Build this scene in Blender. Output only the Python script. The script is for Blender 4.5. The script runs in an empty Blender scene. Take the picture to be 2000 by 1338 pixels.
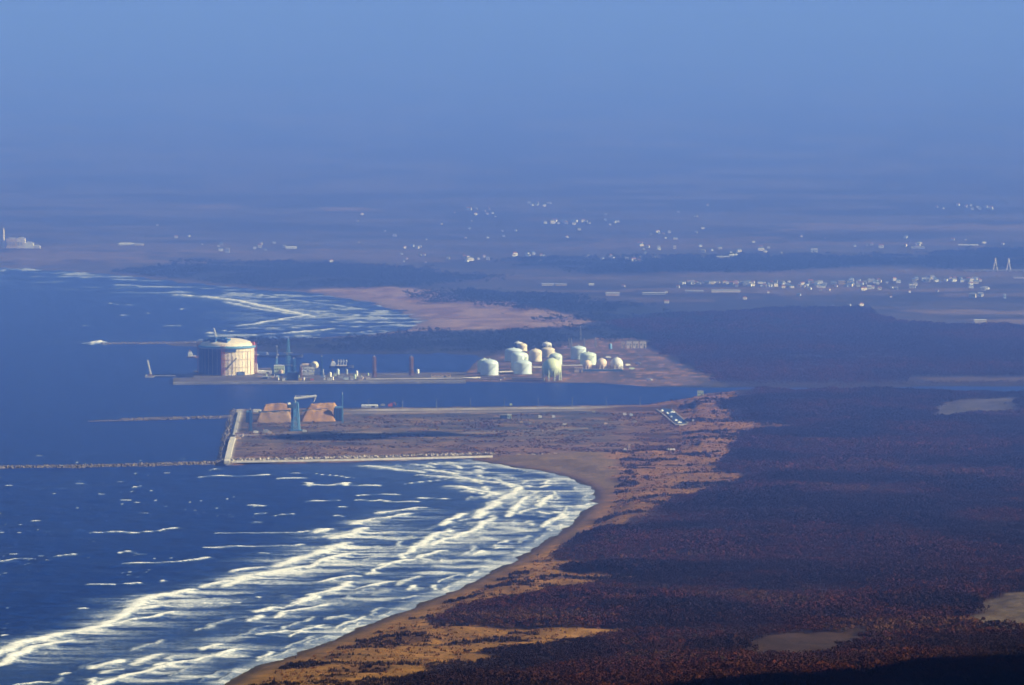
import bpy, bmesh, math, random
import numpy as np
from mathutils import Vector, Matrix
rng = np.random.RandomState(7)
random.seed(7)
S = bpy.context.scene
COL = S.collection
PI = math.pi

# ------------------------------------------------------------------ camera, light, exposure
FPX = 12000.0                       # focal length in pixels of the 2000 px wide photograph
CAMZ = 612.0
PITCH = math.atan((669 + 40) / FPX)
cam = bpy.data.cameras.new('camera'); camo = bpy.data.objects.new('camera', cam); COL.objects.link(camo)
camo.location = (0, 0, CAMZ); camo.rotation_euler = (PI / 2 - PITCH, 0, 0)
cam.sensor_width = 36; cam.lens = 36 * FPX / 2000; cam.clip_start = 5; cam.clip_end = 600000
S.camera = camo

SUN_EL, SUN_AZ = math.radians(27), math.radians(101)      # azimuth clockwise from +Y (the view direction)
SUN = Vector((math.sin(SUN_AZ) * math.cos(SUN_EL), math.cos(SUN_AZ) * math.cos(SUN_EL), math.sin(SUN_EL)))
W = bpy.data.worlds.new('World'); S.world = W; W.use_nodes = True
nt = W.node_tree; nt.nodes.clear()
sky = nt.nodes.new('ShaderNodeTexSky'); sky.sky_type = 'NISHITA'; sky.sun_disc = False
sky.sun_elevation = SUN_EL; sky.sun_rotation = SUN_AZ; sky.altitude = 300; sky.dust_density = 0.3; sky.ozone_density = 4.0
bg = nt.nodes.new('ShaderNodeBackground'); bg.inputs['Strength'].default_value = 0.055
wo = nt.nodes.new('ShaderNodeOutputWorld')
nt.links.new(sky.outputs[0], bg.inputs[0]); nt.links.new(bg.outputs[0], wo.inputs[0])
sl = bpy.data.lights.new('sun', 'SUN'); sl.energy = 5.0; sl.angle = math.radians(0.5); sl.color = (1, 0.95, 0.89)
so = bpy.data.objects.new('sun', sl); COL.objects.link(so); so.location = (3000, 4000, 3000)
so.rotation_euler = SUN.to_track_quat('Z', 'Y').to_euler()
S.view_settings.view_transform = 'Standard'; S.view_settings.look = 'None'
S.view_settings.exposure = 1.45; S.view_settings.gamma = 1
S.view_settings.use_curve_mapping = False
S.render.engine = 'CYCLES'
S.cycles.max_bounces = 4; S.cycles.diffuse_bounces = 2; S.cycles.glossy_bounces = 2
S.cycles.transmission_bounces = 2; S.cycles.transparent_max_bounces = 4; S.cycles.volume_bounces = 0
S.cycles.use_denoising = True

HAZE_DENSITY = 1.45e-4
HAZE_COLOR = (0.116, 0.238, 1.0)
HAZE_ABSORB = (0.26, 0.26, 0.26)

# ------------------------------------------------------------------ pixel of the photograph -> point of the place
def at(px, py, z=0.0):
    u, v = (px - 1000) / FPX, (669 - py) / FPX
    c, s = math.cos(PITCH), math.sin(PITCH)
    d = (u, c + v * s, -s + v * c)
    t = (z - CAMZ) / d[2]
    return Vector((d[0] * t, d[1] * t, z))
def mpp(py, z=0.0):                 # metres per photograph pixel at a ground row
    return at(1001, py, z).x - at(1000, py, z).x
def W2(pts, z=0.0):
    return np.array([at(x, y, z)[:2] for x, y in pts])

# ------------------------------------------------------------------ numpy noise
def _hash(ix, iy, seed):
    h = (ix.astype(np.int64) * 374761393 + iy.astype(np.int64) * 668265263 + seed * 974711) & 0x7fffffff
    h = ((h ^ (h >> 13)) * 1274126177) & 0x7fffffff
    return ((h ^ (h >> 16)) & 0xffff) / 65535.0
def vnoise(x, y, seed=0):
    ix, iy = np.floor(x), np.floor(y); fx, fy = x - ix, y - iy
    fx = fx * fx * (3 - 2 * fx); fy = fy * fy * (3 - 2 * fy)
    a = _hash(ix, iy, seed); b = _hash(ix + 1, iy, seed); c = _hash(ix, iy + 1, seed); d = _hash(ix + 1, iy + 1, seed)
    return (a * (1 - fx) + b * fx) * (1 - fy) + (c * (1 - fx) + d * fx) * fy
def fbm(x, y, scale, octs=4, seed=0):
    x, y = np.asarray(x, float), np.asarray(y, float)
    s = 0; a = 1; t = 0; f = 1 / scale
    for k in range(octs):
        s = s + a * vnoise(x * f + 17.3 * k, y * f - 9.1 * k, seed + k); t += a; a *= .5; f *= 2.03
    return s / t
def sstep(a, b, x):
    t = np.clip((x - a) / (b - a), 0, 1); return t * t * (3 - 2 * t)

def seg_dist(X, Y, P, closed):
    d2 = np.full(X.shape, 1e18); n = len(P)
    for i in range(n if closed else n - 1):
        a, b = P[i], P[(i + 1) % n]; ab = b - a; L = ab @ ab + 1e-9
        t = np.clip(((X - a[0]) * ab[0] + (Y - a[1]) * ab[1]) / L, 0, 1)
        d2 = np.minimum(d2, (X - a[0] - t * ab[0]) ** 2 + (Y - a[1] - t * ab[1]) ** 2)
    return np.sqrt(d2)
def inside(X, Y, P):
    r = np.zeros(X.shape, bool); n = len(P)
    for i in range(n):
        (x0, y0), (x1, y1) = P[i], P[(i + 1) % n]
        if y0 == y1: continue
        c = ((y0 > Y) != (y1 > Y)) & (X < (x1 - x0) * (Y - y0) / (y1 - y0) + x0)
        r ^= c
    return r
def sdist(X, Y, P):                 # > 0 inside
    d = seg_dist(X, Y, P, True); return np.where(inside(X, Y, P), d, -d)

# ------------------------------------------------------------------ traced outlines (photograph pixels, unprojected on the ground)
SHORE = [(300, 1420), (440, 1338), (500, 1303), (560, 1283), (640, 1255), (700, 1228), (760, 1205), (830, 1175), (900, 1147),
         (940, 1127), (985, 1105), (1040, 1072), (1080, 1048), (1110, 1028), (1135, 1005), (1155, 985), (1161, 968), (1150, 951),
         (1120, 937), (1080, 926), (1040, 918), (1000, 912), (960, 906), (925, 899)]
MAIN = SHORE + [(930, 880), (1000, 850), (1100, 830), (1200, 815), (1260, 792), (1300, 784), (1345, 778), (1372, 769), (1420, 765), (1600, 765.5),
                (1800, 767), (1880, 769), (1930, 771), (2100, 773), (3500, 776), (6000, 785), (9000, 1420), (9000, 3500), (-3500, 3500), (-1500, 2200)]
FARSHORE = [(-9000, 510), (-800, 512), (0, 522), (200, 534), (400, 556), (520, 566), (600, 571), (700, 587), (780, 608), (818, 628),
            (805, 642), (740, 652), (640, 659), (500, 664), (400, 668), (330, 671)]
NORTH = FARSHORE + [(328, 673), (400, 679), (500, 688), (640, 691), (932, 692), (930, 706), (912, 726), (903, 740), (905, 746),
                    (1160, 747.5), (1200, 750), (1262, 755), (1330, 756.5), (1500, 757), (1700, 757.5), (1800, 754.5), (1960, 754.8), (2100, 755), (9000, 760),
                    (30000, 300), (30000, -32), (-30000, -32), (-30000, 300)]
P_MAIN, P_NORTH = W2(MAIN), W2(NORTH)
P_SHORE, P_FAR = W2(SHORE), W2(FARSHORE)
DUNE = [(300, 1425), (440, 1338), (760, 1205), (1040, 1072), (1150, 985), (1161, 968), (1120, 937), (925, 899), (925, 880), (1200, 780), (1300, 783), (1372, 760), (1420, 760), (1440, 785), (1400, 795),
        (1430, 826), (1545, 838), (1445, 850), (1430, 880), (1410, 905), (1385, 925), (1472, 939), (1400, 958), (1330, 982),
        (1270, 1015), (1210, 1042), (1120, 1052), (1100, 1075), (1075, 1092), (1140, 1108), (1090, 1122), (1130, 1134), (1245, 1138), (1120, 1160), (1000, 1180),
        (900, 1200), (830, 1225), (960, 1236), (1225, 1243), (1130, 1258), (1000, 1275), (900, 1285), (1010, 1292), (880, 1306), (810, 1325), (770, 1345), (700, 1430)]
BEACH = [(925, 897), (1010, 896), (1140, 891), (1190, 895), (1200, 920), (1190, 960), (1168, 995), (1130, 1035), (1060, 1068), (985, 1105), (1135, 1005), (1161, 968), (1120, 937), (1040, 918)]
P_DUNE, P_BEACH = W2(DUNE), W2(BEACH)
FARSAND = [(590, 567), (750, 567), (860, 575), (960, 592), (1060, 610), (1165, 634), (1110, 644), (960, 648), (830, 648), (760, 653), (640, 658),
           (660, 657), (740, 651), (805, 641), (818, 628), (780, 608), (700, 587)]
P_FARSAND = W2(FARSAND)
SCRUB = [(1160, 665), (1250, 664), (1262, 680), (1300, 700), (1340, 722), (1395, 742), (1380, 752), (1262, 756), (1160, 749), (905, 746), (900, 722), (940, 700), (1000, 690), (1080, 680)]
P_SCRUB = W2(SCRUB)
MEADOWS = [[(1825, 815), (1850, 797), (1960, 789), (1976, 797), (1965, 812), (1900, 817), (1850, 823)],
           [(1500, 1268), (1560, 1251), (1650, 1244), (1666, 1262), (1640, 1278), (1500, 1286)],
           [(1850, 1226), (1900, 1205), (1950, 1178), (2060, 1160), (2060, 1240), (1925, 1240), (1900, 1218)]]
P_MEADOWS = [W2(m) for m in MEADOWS]
P_FILL = W2([(437, 903), (1330, 880), (1322, 790), (462, 799)], 3.4)
FOREST_N = [(1255, 664), (1265, 683), (1305, 702), (1350, 724), (1400, 746), (1450, 764), (1700, 764), (1900, 764), (2200, 764), (3200, 764), (3200, 560), (2200, 642), (1900, 644),
            (1750, 634), (1700, 610), (1500, 612), (1300, 622), (1180, 640)]
P_FORESTN = W2(FOREST_N)
DARKS = [[(370, 522), (560, 519), (700, 530), (830, 540), (940, 549), (900, 556), (760, 566), (560, 566), (420, 556), (330, 545), (250, 530)],
         [(1040, 512), (1300, 512), (1400, 508), (1700, 512), (1940, 495), (2200, 490), (2200, 528), (1940, 530), (1700, 528), (1350, 537), (1150, 540), (1060, 530)],
         [(400, 681), (560, 672), (700, 664), (900, 654), (1160, 646), (1300, 643), (1500, 640), (1500, 648), (1250, 668), (1150, 668), (1000, 682), (930, 691), (640, 690)],
         [(840, 580), (1000, 598), (1180, 636), (1500, 636), (1480, 628), (1300, 612), (1100, 595), (950, 570)]]
P_DARKS = [W2(d) for d in DARKS]
# pale open strips on the plain: (x0, x1, y0, y1, strength)
STRIPS = [(-200, 340, 498, 521, .8), (635, 722, 409, 415, 1.0), (1550, 2200, 441, 456, .8), (1120, 1500, 470, 492, .55), (1320, 2000, 536, 546, .6),
          (1240, 1500, 568, 580, .5), (1480, 1700, 562, 592, .5), (1620, 1900, 568, 576, .75), (1760, 2200, 611, 622, 1.0), (1880, 2200, 628, 640, 1.0), (1850, 2200, 578, 586, .6),
          (1040, 1260, 572, 578, .5), (1250, 1400, 592, 598, .45), (950, 1250, 545, 552, .35), (0, 500, 480, 500, .4), (400, 900, 495, 518, .55), (380, 450, 405, 413, .5), (1500, 1900, 478, 488, .45), (1790, 2200, 741, 749, .45),
          (1000, 1150, 430, 438, .35)]

def fan(rows_px, cols_px, extra_D=(), min_w=1500.0):
    D = np.array([at(1000, y)[1] for y in rows_px] + list(extra_D))
    t = np.array(cols_px, float) / FPX
    wide = np.maximum(D / math.cos(PITCH), min_w)
    X = wide[:, None] * t[None, :]; Y = np.repeat(D[:, None], len(t), 1)
    return X, Y
def spread(a, b, n, p=2.2):
    return [a + (b - a) * (i / n) ** p for i in range(1, n + 1)]
def grid_mesh(name, X, Y, Z, attrs=None, mat=None, smooth=True):
    h, w = X.shape
    me = bpy.data.meshes.new(name)
    me.vertices.add(h * w)
    me.vertices.foreach_set('co', np.stack([X, Y, Z], -1).astype(np.float32).ravel())
    idx = np.arange(h * w).reshape(h, w)
    q = np.stack([idx[:-1, :-1], idx[:-1, 1:], idx[1:, 1:], idx[1:, :-1]], -1).reshape(-1, 4)
    # rows run from near to far or far to near: keep normals up
    a = Y[1, 0] - Y[0, 0]
    if a < 0: q = q[:, ::-1]
    me.loops.add(q.size); me.loops.foreach_set('vertex_index', q.astype(np.int32).ravel())
    me.polygons.add(len(q)); me.polygons.foreach_set('loop_start', np.arange(0, q.size, 4, dtype=np.int32))
    me.polygons.foreach_set('use_smooth', np.full(len(q), smooth))
    me.update(calc_edges=True)
    for k, v in (attrs or {}).items():
        if v.ndim == 3:
            at_ = me.attributes.new(k, 'FLOAT_COLOR', 'POINT')
            at_.data.foreach_set('color', np.concatenate([v, np.ones(v.shape[:2] + (1,))], -1).astype(np.float32).ravel())
        else:
            at_ = me.attributes.new(k, 'FLOAT', 'POINT'); at_.data.foreach_set('value', v.astype(np.float32).ravel())
    if mat: me.materials.append(mat)
    o = bpy.data.objects.new(name, me); COL.objects.link(o)
    return o

# ------------------------------------------------------------------ materials
def new_mat(name):
    m = bpy.data.materials.new(name); m.use_nodes = True
    n = m.node_tree; n.nodes.clear()
    out = n.nodes.new('ShaderNodeOutputMaterial'); b = n.nodes.new('ShaderNodeBsdfPrincipled')
    n.links.new(b.outputs[0], out.inputs[0])
    return m, n, b
def node(n, t, **kw):
    x = n.nodes.new(t)
    for k, v in kw.items():
        if k in x.inputs.keys(): x.inputs[k].default_value = v
        else: setattr(x, k, v)
    return x
_mats = {}
def mat(name, color, rough=.8, var=.25, scale=4.0, metal=0.0):
    if name in _mats: return _mats[name]
    m, n, b = new_mat(name)
    tc = node(n, 'ShaderNodeTexCoord'); nz = node(n, 'ShaderNodeTexNoise', Scale=1.0 / scale, Detail=4.0)
    n.links.new(tc.outputs['Object'], nz.inputs['Vector'])
    mp = node(n, 'ShaderNodeMapRange'); mp.inputs['From Min'].default_value = .3; mp.inputs['From Max'].default_value = .7
    mp.inputs['To Min'].default_value = 1 - var; mp.inputs['To Max'].default_value = 1 + var * .3
    n.links.new(nz.outputs['Fac'], mp.inputs['Value'])
    vm = node(n, 'ShaderNodeVectorMath', operation='SCALE'); vm.inputs[0].default_value = color[:3]
    n.links.new(mp.outputs[0], vm.inputs['Scale']); n.links.new(vm.outputs[0], b.inputs['Base Color'])
    b.inputs['Roughness'].default_value = rough; b.inputs['Metallic'].default_value = metal
    bp = node(n, 'ShaderNodeBump', Strength=.3, Distance=.2); n.links.new(nz.outputs['Fac'], bp.inputs['Height']); n.links.new(bp.outputs[0], b.inputs['Normal'])
    _mats[name] = m
    return m
def ground_mat():
    m, n, b = new_mat('land_cover')
    a = node(n, 'ShaderNodeAttribute', attribute_name='cover')
    g = node(n, 'ShaderNodeNewGeometry')
    n1 = node(n, 'ShaderNodeTexNoise', Scale=.12, Detail=6.0, Roughness=.65); n2 = node(n, 'ShaderNodeTexNoise', Scale=.025, Detail=5.0)
    for q in (n1, n2): n.links.new(g.outputs['Position'], q.inputs['Vector'])
    mu = node(n, 'ShaderNodeMath', operation='MULTIPLY'); n.links.new(n1.outputs[0], mu.inputs[0]); n.links.new(n2.outputs[0], mu.inputs[1])
    mp = node(n, 'ShaderNodeMapRange'); mp.inputs[1].default_value = .1; mp.inputs[2].default_value = .42; mp.inputs[3].default_value = .55; mp.inputs[4].default_value = 1.5
    n.links.new(mu.outputs[0], mp.inputs[0])
    vm = node(n, 'ShaderNodeVectorMath', operation='SCALE'); n.links.new(a.outputs['Color'], vm.inputs[0]); n.links.new(mp.outputs[0], vm.inputs['Scale'])
    n.links.new(vm.outputs[0], b.inputs['Base Color']); b.inputs['Roughness'].default_value = .95; b.inputs['Specular IOR Level'].default_value = .15
    bp = node(n, 'ShaderNodeBump', Strength=1.0, Distance=1.6); n.links.new(n1.outputs[0], bp.inputs['Height']); n.links.new(bp.outputs[0], b.inputs['Normal'])
    return m
LAND = ground_mat()

# ------------------------------------------------------------------ ground
def cover_color(X, Y):
    n_a = fbm(X, Y, 60, 5, 3); n_b = fbm(X, Y, 14, 4, 11); n_c = fbm(X, Y, 350, 4, 21); n_d = fbm(X / 3, Y, 25, 4, 31)
    C = np.zeros(X.shape + (3,))
    def put(mask, col):
        nonlocal C
        C = C * (1 - mask[..., None]) + np.array(col) * mask[..., None]
    # plain: patchwork of woods and fields
    C[:] = (.026, .024, .024)
    put(sstep(.50, .62, fbm(X, Y, 300, 4, 41)) * .5, (.085, .068, .05))
    put(sstep(.55, .6, fbm(X / 2.5, Y, 160, 2, 43)) * .3, (.13, .10, .075))
    # woods floor
    fn = sdist(X, Y, P_FORESTN) + (n_a - .5) * 60
    put(sstep(-10, 10, fn), (.030, .020, .015))
    for P in P_DARKS:
        put(sstep(-60, 60, sdist(X, Y, P) + (n_a - .5) * 160), (.012, .018, .016))
    for x0, x1, y0, y1, s in STRIPS:
        P = W2([(x0, y1), (x1, y1), (x1, y0), (x0, y0)]); w = max(8, .25 * (P[2, 1] - P[0, 1]))
        put(sstep(-w * .3, w * .7, sdist(X, Y, P) + (n_a - .5) * w * 3.2) * s * .8, (.17, .115, .07))
    # mainland wood floor
    mn = inside(X, Y, P_MAIN)
    put((mn).astype(float), (.024, .011, .008)); put(mn * sstep(.45, .7, n_c) * .6, (.040, .016, .009))
    # far sand spit
    fs = sdist(X, Y, P_FARSAND) + (n_a - .5) * 30
    put(sstep(-8, 8, fs), (.29, .185, .125)); put(sstep(-8, 8, fs) * sstep(.5, .65, n_a), (.18, .10, .065))
    sc = sdist(X, Y, P_SCRUB) + (n_a - .5) * 50
    put(sstep(-8, 8, sc) * .95, (.14, .088, .062)); put(sstep(-8, 8, sc) * sstep(.48, .6, n_a), (.08, .06, .045)); put(sstep(-8, 8, sc) * sstep(.6, .7, n_b), (.28, .15, .09))
    # dunes in front
    dn = sdist(X, Y, P_DUNE) + (n_a - .5) * 34 + (n_b - .5) * 14
    dm = sstep(-5, 5, dn) * mn
    put(dm, (.185, .088, .020)); put(dm * sstep(.50, .66, n_b), (.28, .135, .032)); put(dm * sstep(.54, .68, n_a) * .8, (.070, .030, .011)); put(dm * sstep(.58, .7, n_d) * .8, (.05, .026, .013))
    put(dm * sstep(.5, .75, n_c) * .4, (.20, .10, .035))
    # beach
    be = sdist(X, Y, P_BEACH) + (n_a - .5) * 34 + (n_b - .5) * 16
    put(sstep(-6, 10, be) * mn * .9, (.165, .108, .048))
    ds = seg_dist(X, Y, P_SHORE, False) + (n_b - .5) * 4
    put((1 - sstep(10, 26, ds)) * mn, (.12, .066, .034)); put((1 - sstep(3, 14, ds)) * mn, (.050, .032, .026))
    df = seg_dist(X, Y, P_FAR, False)
    put((1 - sstep(12, 40, df)) * (~mn) * .6, (.12, .085, .065))
    for k, P in enumerate(P_MEADOWS):
        put(sstep(-6, 6, sdist(X, Y, P) + 14 + (n_a - .5) * 70 + (n_b - .5) * 40) * mn * (.55 + .45 * sstep(.35, .65, n_b)), [(.085, .072, .062), (.045, .024, .018), (.10, .072, .05)][k])
    return C, dm
def ground_height(X, Y):
    sm, sn = sdist(X, Y, P_MAIN), sdist(X, Y, P_NORTH)
    h = np.maximum(np.clip(sm * .05, -4, 3.4), np.clip(sn * .05, -4, 3.2))
    # a few metres of dune relief, and faint relief on the plain
    dn = sstep(25, 60, sm) * (1 - sstep(9500, 9900, Y))
    h = h + dn * (fbm(X, Y, 46, 4, 5) - .42) * 8.0 + dn * sstep(.3, .8, fbm(X, Y, 500, 3, 6)) * 5
    h = h + sstep(40, 200, sn) * sstep(10400, 11500, Y) * fbm(X, Y, 400, 4, 8) * 9
    sl_ = sdist(X, Y, P_FILL); h = np.where(sl_ > -25, np.minimum(h, np.where(sl_ > -2, 1.6, 2.6 + np.clip(-sl_ - 2, 0, 40) * .15)), h)
    # low hills far inland
    h = h + sstep(19000, 42000, Y) * fbm(X, Y, 9000, 5, 9) * 190
    return h
rows = list(np.arange(1400, 600, -2.2)) + list(np.arange(600, 380, -2.6)) + list(np.arange(380, 0, -10)) + [-8, -16, -22, -26, -29]
cols = sorted([-c for c in spread(1080, 60000, 16)]) + list(np.arange(-1080, 1081, 4.0)) + spread(1080, 60000, 16)
X, Y = fan(rows, cols)
X2, Y2 = fan([], cols, extra_D=[-30000, -8000, -2000, 0, 1200, 2400, 3600, 4600], min_w=1500)
X, Y = np.vstack([X2, X]), np.vstack([Y2, Y])
Z = ground_height(X, Y)
Cv, dmask = cover_color(X, Y)
ground = grid_mesh('ground', X, Y, Z, {'cover': Cv}, LAND)
ground['kind'] = 'structure'

# ------------------------------------------------------------------ surf: crest lines
def resample(P, step):
    P = np.asarray(P, float); d = np.r_[0, np.cumsum(np.hypot(*np.diff(P, axis=0).T))]
    s = np.arange(0, d[-1], step); return np.stack([np.interp(s, d, P[:, 0]), np.interp(s, d, P[:, 1])], 1)
def smooth_line(P, n):
    k = np.ones(2 * n + 1) / (2 * n + 1)
    Q = np.pad(P, ((n, n), (0, 0)), 'edge'); return np.stack([np.convolve(Q[:, 0], k, 'valid'), np.convolve(Q[:, 1], k, 'valid')], 1)
STROKES = []        # (world polyline, half width m, tail length m, tail strength, crest height m, strength)
def stroke_px(pts, w, tail=0, ts=.6, h=1.2, s=1.0):
    STROKES.append((W2(pts), w, tail, ts, h, s))
# main outer breaker, traced
for pts, w, tail, ts in [
    ([(-40, 1290), (0, 1276), (43, 1256), (128, 1238), (213, 1222)], 7, 26, .95),
    ([(0, 1300), (30, 1280), (60, 1268), (140, 1250)], 5, 34, .6),
    ([(195, 1225), (223, 1211), (262, 1191), (330, 1182)], 6, 34, .8),
    ([(262, 1190), (278, 1172), (330, 1163), (370, 1152)], 7, 40, .9),
    ([(240, 1216), (300, 1206), (345, 1195)], 3, 20, .7),
    ([(390, 1148), (432, 1139), (445, 1136)], 5, 26, .7),
    ([(440, 1146), (491, 1126), (545, 1117), (592, 1107)], 7, 34, .95),
    ([(540, 1106), (580, 1092), (620, 1082), (678, 1061)], 8, 48, 1.0),
    ([(600, 1110), (640, 1094), (690, 1080)], 5, 50, .9),
    ([(648, 1053), (680, 1046), (715, 1032)], 6, 46, .95),
    ([(612, 1041), (628, 1036), (642, 1034)], 6, 10, .7),
    ([(690, 1026), (705, 1020), (712, 1018)], 6, 26, .8),
    ([(715, 1018), (760, 1012), (800, 1003)], 4, 36, .6),
    ([(740, 1004), (770, 998), (830, 992)], 4, 34, .5),
    ([(455, 1118), (480, 1113), (516, 1107)], 5, 8, .5),
    ([(500, 1196), (530, 1188), (560, 1188)], 5, 16, .8), ([(570, 1180), (600, 1170), (618, 1162), (650, 1155), (678, 1143), (686, 1137)], 4.5, 24, .8),
    ([(540, 1206), (560, 1197), (600, 1190), (650, 1180)], 3, 10, .6),
    ([(627, 1138), (660, 1130), (702, 1125)], 4, 16, .7), ([(746, 1106), (780, 1098), (808, 1092)], 4.5, 12, .7),
    ([(866, 1077), (840, 1083), (815, 1090)], 4, 12, .6), ([(801, 1078), (830, 1060), (842, 1051), (880, 1036)], 5, 20, .8),
    ([(842, 1064), (880, 1052), (925, 1036), (962, 1013)], 4.5, 26, .9), ([(860, 1028), (895, 1008), (905, 1004)], 4, 8, .6),
    ([(700, 1150), (740, 1140), (767, 1137)], 3, 24, .6), ([(500, 1240), (560, 1232), (600, 1236)], 3, 30, .6),
    ([(930, 1012), (940, 998), (962, 990), (975, 978)], 6, 20, .7), ([(975, 980), (1000, 965), (1015, 952)], 5, 22, .7),
    ([(990, 1010), (1005, 995), (1010, 982), (1040, 970)], 4, 18, .7), ([(1052, 990), (1062, 978), (1075, 968)], 3.5, 12, .6),
    ([(1060, 1030), (1080, 1018), (1105, 1012), (1090, 1000)], 3.5, 10, .6), ([(1115, 990), (1140, 988), (1160, 984)], 2.5, 6, .5),
    ([(1052, 952), (1075, 948)], 3, 5, .5), ([(700, 911), (760, 916), (825, 923)], 5, 22, .7), ([(825, 918), (860, 922), (893, 927)], 5, 20, .8),
    ([(820, 928), (900, 936), (980, 944), (1020, 950)], 5, 26, .7), ([(880, 950), (930, 958), (975, 966)], 6, 26, .7),
    ([(900, 960), (945, 965)], 4, 20, .5),
    ([(300, 1300), (380, 1290), (470, 1268)], 3.5, 10, .7), ([(180, 1340), (250, 1322), (300, 1308), (360, 1292)], 4, 16, .8),
    ([(180, 1305), (210, 1298), (238, 1290)], 5, 14, .7), ([(30, 1340), (100, 1333)], 3, 8, .6),
    ]:
    stroke_px(pts, w * 1.4, tail * 1.25, min(1, ts * 1.1), 1.5)
# open-water crests, traced
for pts, w in [([(180, 1041), (225, 1038), (260, 1040), (310, 1037), (332, 1032)], 1.8), ([(328, 1034), (343, 1031)], 4.5), ([(240, 1100), (330, 1098), (385, 1091)], 1.8), ([(385, 1092), (405, 1088)], 4.5),
               ([(390, 931), (450, 929), (525, 928)], 2.0), ([(545, 934), (600, 935)], 2.2), ([(570, 924), (588, 923)], 2.4), ([(602, 948), (640, 949), (676, 946)], 5), ([(672, 949), (678, 942)], 5), ([(600, 942), (605, 950)], 4),
               ([(680, 948), (745, 949)], 2), ([(492, 987), (508, 989)], 4), ([(498, 1020), (512, 1020)], 3.5), ([(580, 1065), (588, 1063)], 4), ([(400, 1069), (480, 1067), (578, 1066)], 1.6),
               ([(508, 1081), (520, 1081)], 4), ([(110, 1087), (145, 1083)], 2.0), ([(-10, 1100), (40, 1092), (60, 1092)], 1.6), ([(235, 1080), (252, 1078)], 2.2), ([(60, 1018), (78, 1017)], 1.8), ([(260, 953), (274, 951)], 1.8),
               ([(252, 1141), (266, 1139)], 3), ([(170, 1143), (225, 1142)], 1.4), ([(160, 1189), (167, 1189)], 3), ([(500, 1167), (506, 1168)], 3), ([(316, 1135), (320, 1134)], 2), ([(420, 1041), (580, 1041), (600, 1038)], 2.6),
               ([(540, 1006), (575, 1003)], 1.6), ([(600, 980), (660, 978)], 1.6), ([(665, 990), (675, 991)], 3), ([(655, 1008), (668, 1009)], 3), ([(735, 1004), (745, 1002)], 3), ([(820, 975), (830, 972)], 5),
               ([(690, 976), (745, 978)], 2.4), ([(745, 976), (755, 980), (820, 981)], 3.4), ([(700, 968), (780, 966)], 1.6), ([(410, 918), (424, 916)], 1.6), ([(790, 945), (870, 938)], 1.8), ([(835, 973), (880, 975)], 1.8),
               ([(620, 925), (690, 934)], 1.4), ([(500, 1003), (520, 1002)], 1.6), ([(5, 1241), (12, 1240)], 3), ([(115, 1319), (125, 1316)], 4), ([(635, 1048), (660, 1046)], 3), ([(390, 1180), (470, 1176)], 1.4)]:
    stroke_px(pts, w, 5, .4, .9)
# far bay
STROKES.append((W2([(178, 672.5), (200, 669)]), 9, 5, .9, 5.0, 1.1))
for pts, w, tail, ts, s in [([(342, 577), (400, 580), (460, 587), (520, 600), (600, 616)], 12, 60, .7, .9), ([(345, 576), (380, 578)], 12, 10, .6, 1.0), ([(440, 590), (500, 604), (560, 612), (620, 620)], 9, 40, .7, .8),
               ([(465, 637), (505, 632), (560, 622), (600, 617)], 8, 40, .7, .9), ([(470, 641), (520, 642), (580, 640)], 8, 20, .6, .7), ([(495, 655), (560, 652), (640, 643)], 7, 20, .7, .9), ([(560, 650), (640, 644), (650, 642)], 6, 20, .6, .8),
               ([(440, 571), (500, 576), (560, 583)], 8, 30, .6, .6), ([(560, 586), (620, 593), (690, 602)], 9, 40, .6, .6), ([(640, 630), (700, 628), (760, 630)], 6, 40, .6, .6), ([(655, 636), (720, 640), (790, 633)], 6, 30, .6, .6),
               ([(680, 614), (720, 618), (760, 624)], 6, 40, .6, .6), ([(600, 600), (680, 604)], 6, 20, .5, .5), ([(650, 653), (720, 648), (760, 645)], 5, 16, .6, .7), ([(400, 663), (520, 660), (620, 655)], 3.5, 8, .6, .7),
               ([(65, 541), (125, 542)], 8, 20, .5, .5), ([(225, 561), (300, 561)], 8, 20, .6, .6), ([(0, 528), (60, 524)], 6, 20, .5, .5), ([(210, 593), (225, 594)], 4, 6, .5, .7), ([(225, 595), (265, 597)], 4, 10, .5, .6), ([(355, 604), (368, 603)], 5, 4, .5, .9),
               ([(270, 614), (310, 612)], 3, 4, .5, .6), ([(240, 616), (246, 617)], 5, 4, .5, .8), ([(165, 637), (215, 638)], 3, 4, .5, .5), ([(390, 652), (415, 650)], 5, 10, .6, 1.0), ([(402, 638), (412, 638)], 4, 4, .5, .9), ([(430, 645), (440, 646)], 4, 4, .5, .8),
               ([(320, 637), (350, 637)], 3, 4, .5, .5), ([(375, 647), (382, 647)], 4, 4, .5, .8), ([(450, 647), (456, 648)], 4, 4, .5, .8)]:
    STROKES.append((W2(pts), w, tail, ts, 1.6, s))
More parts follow.
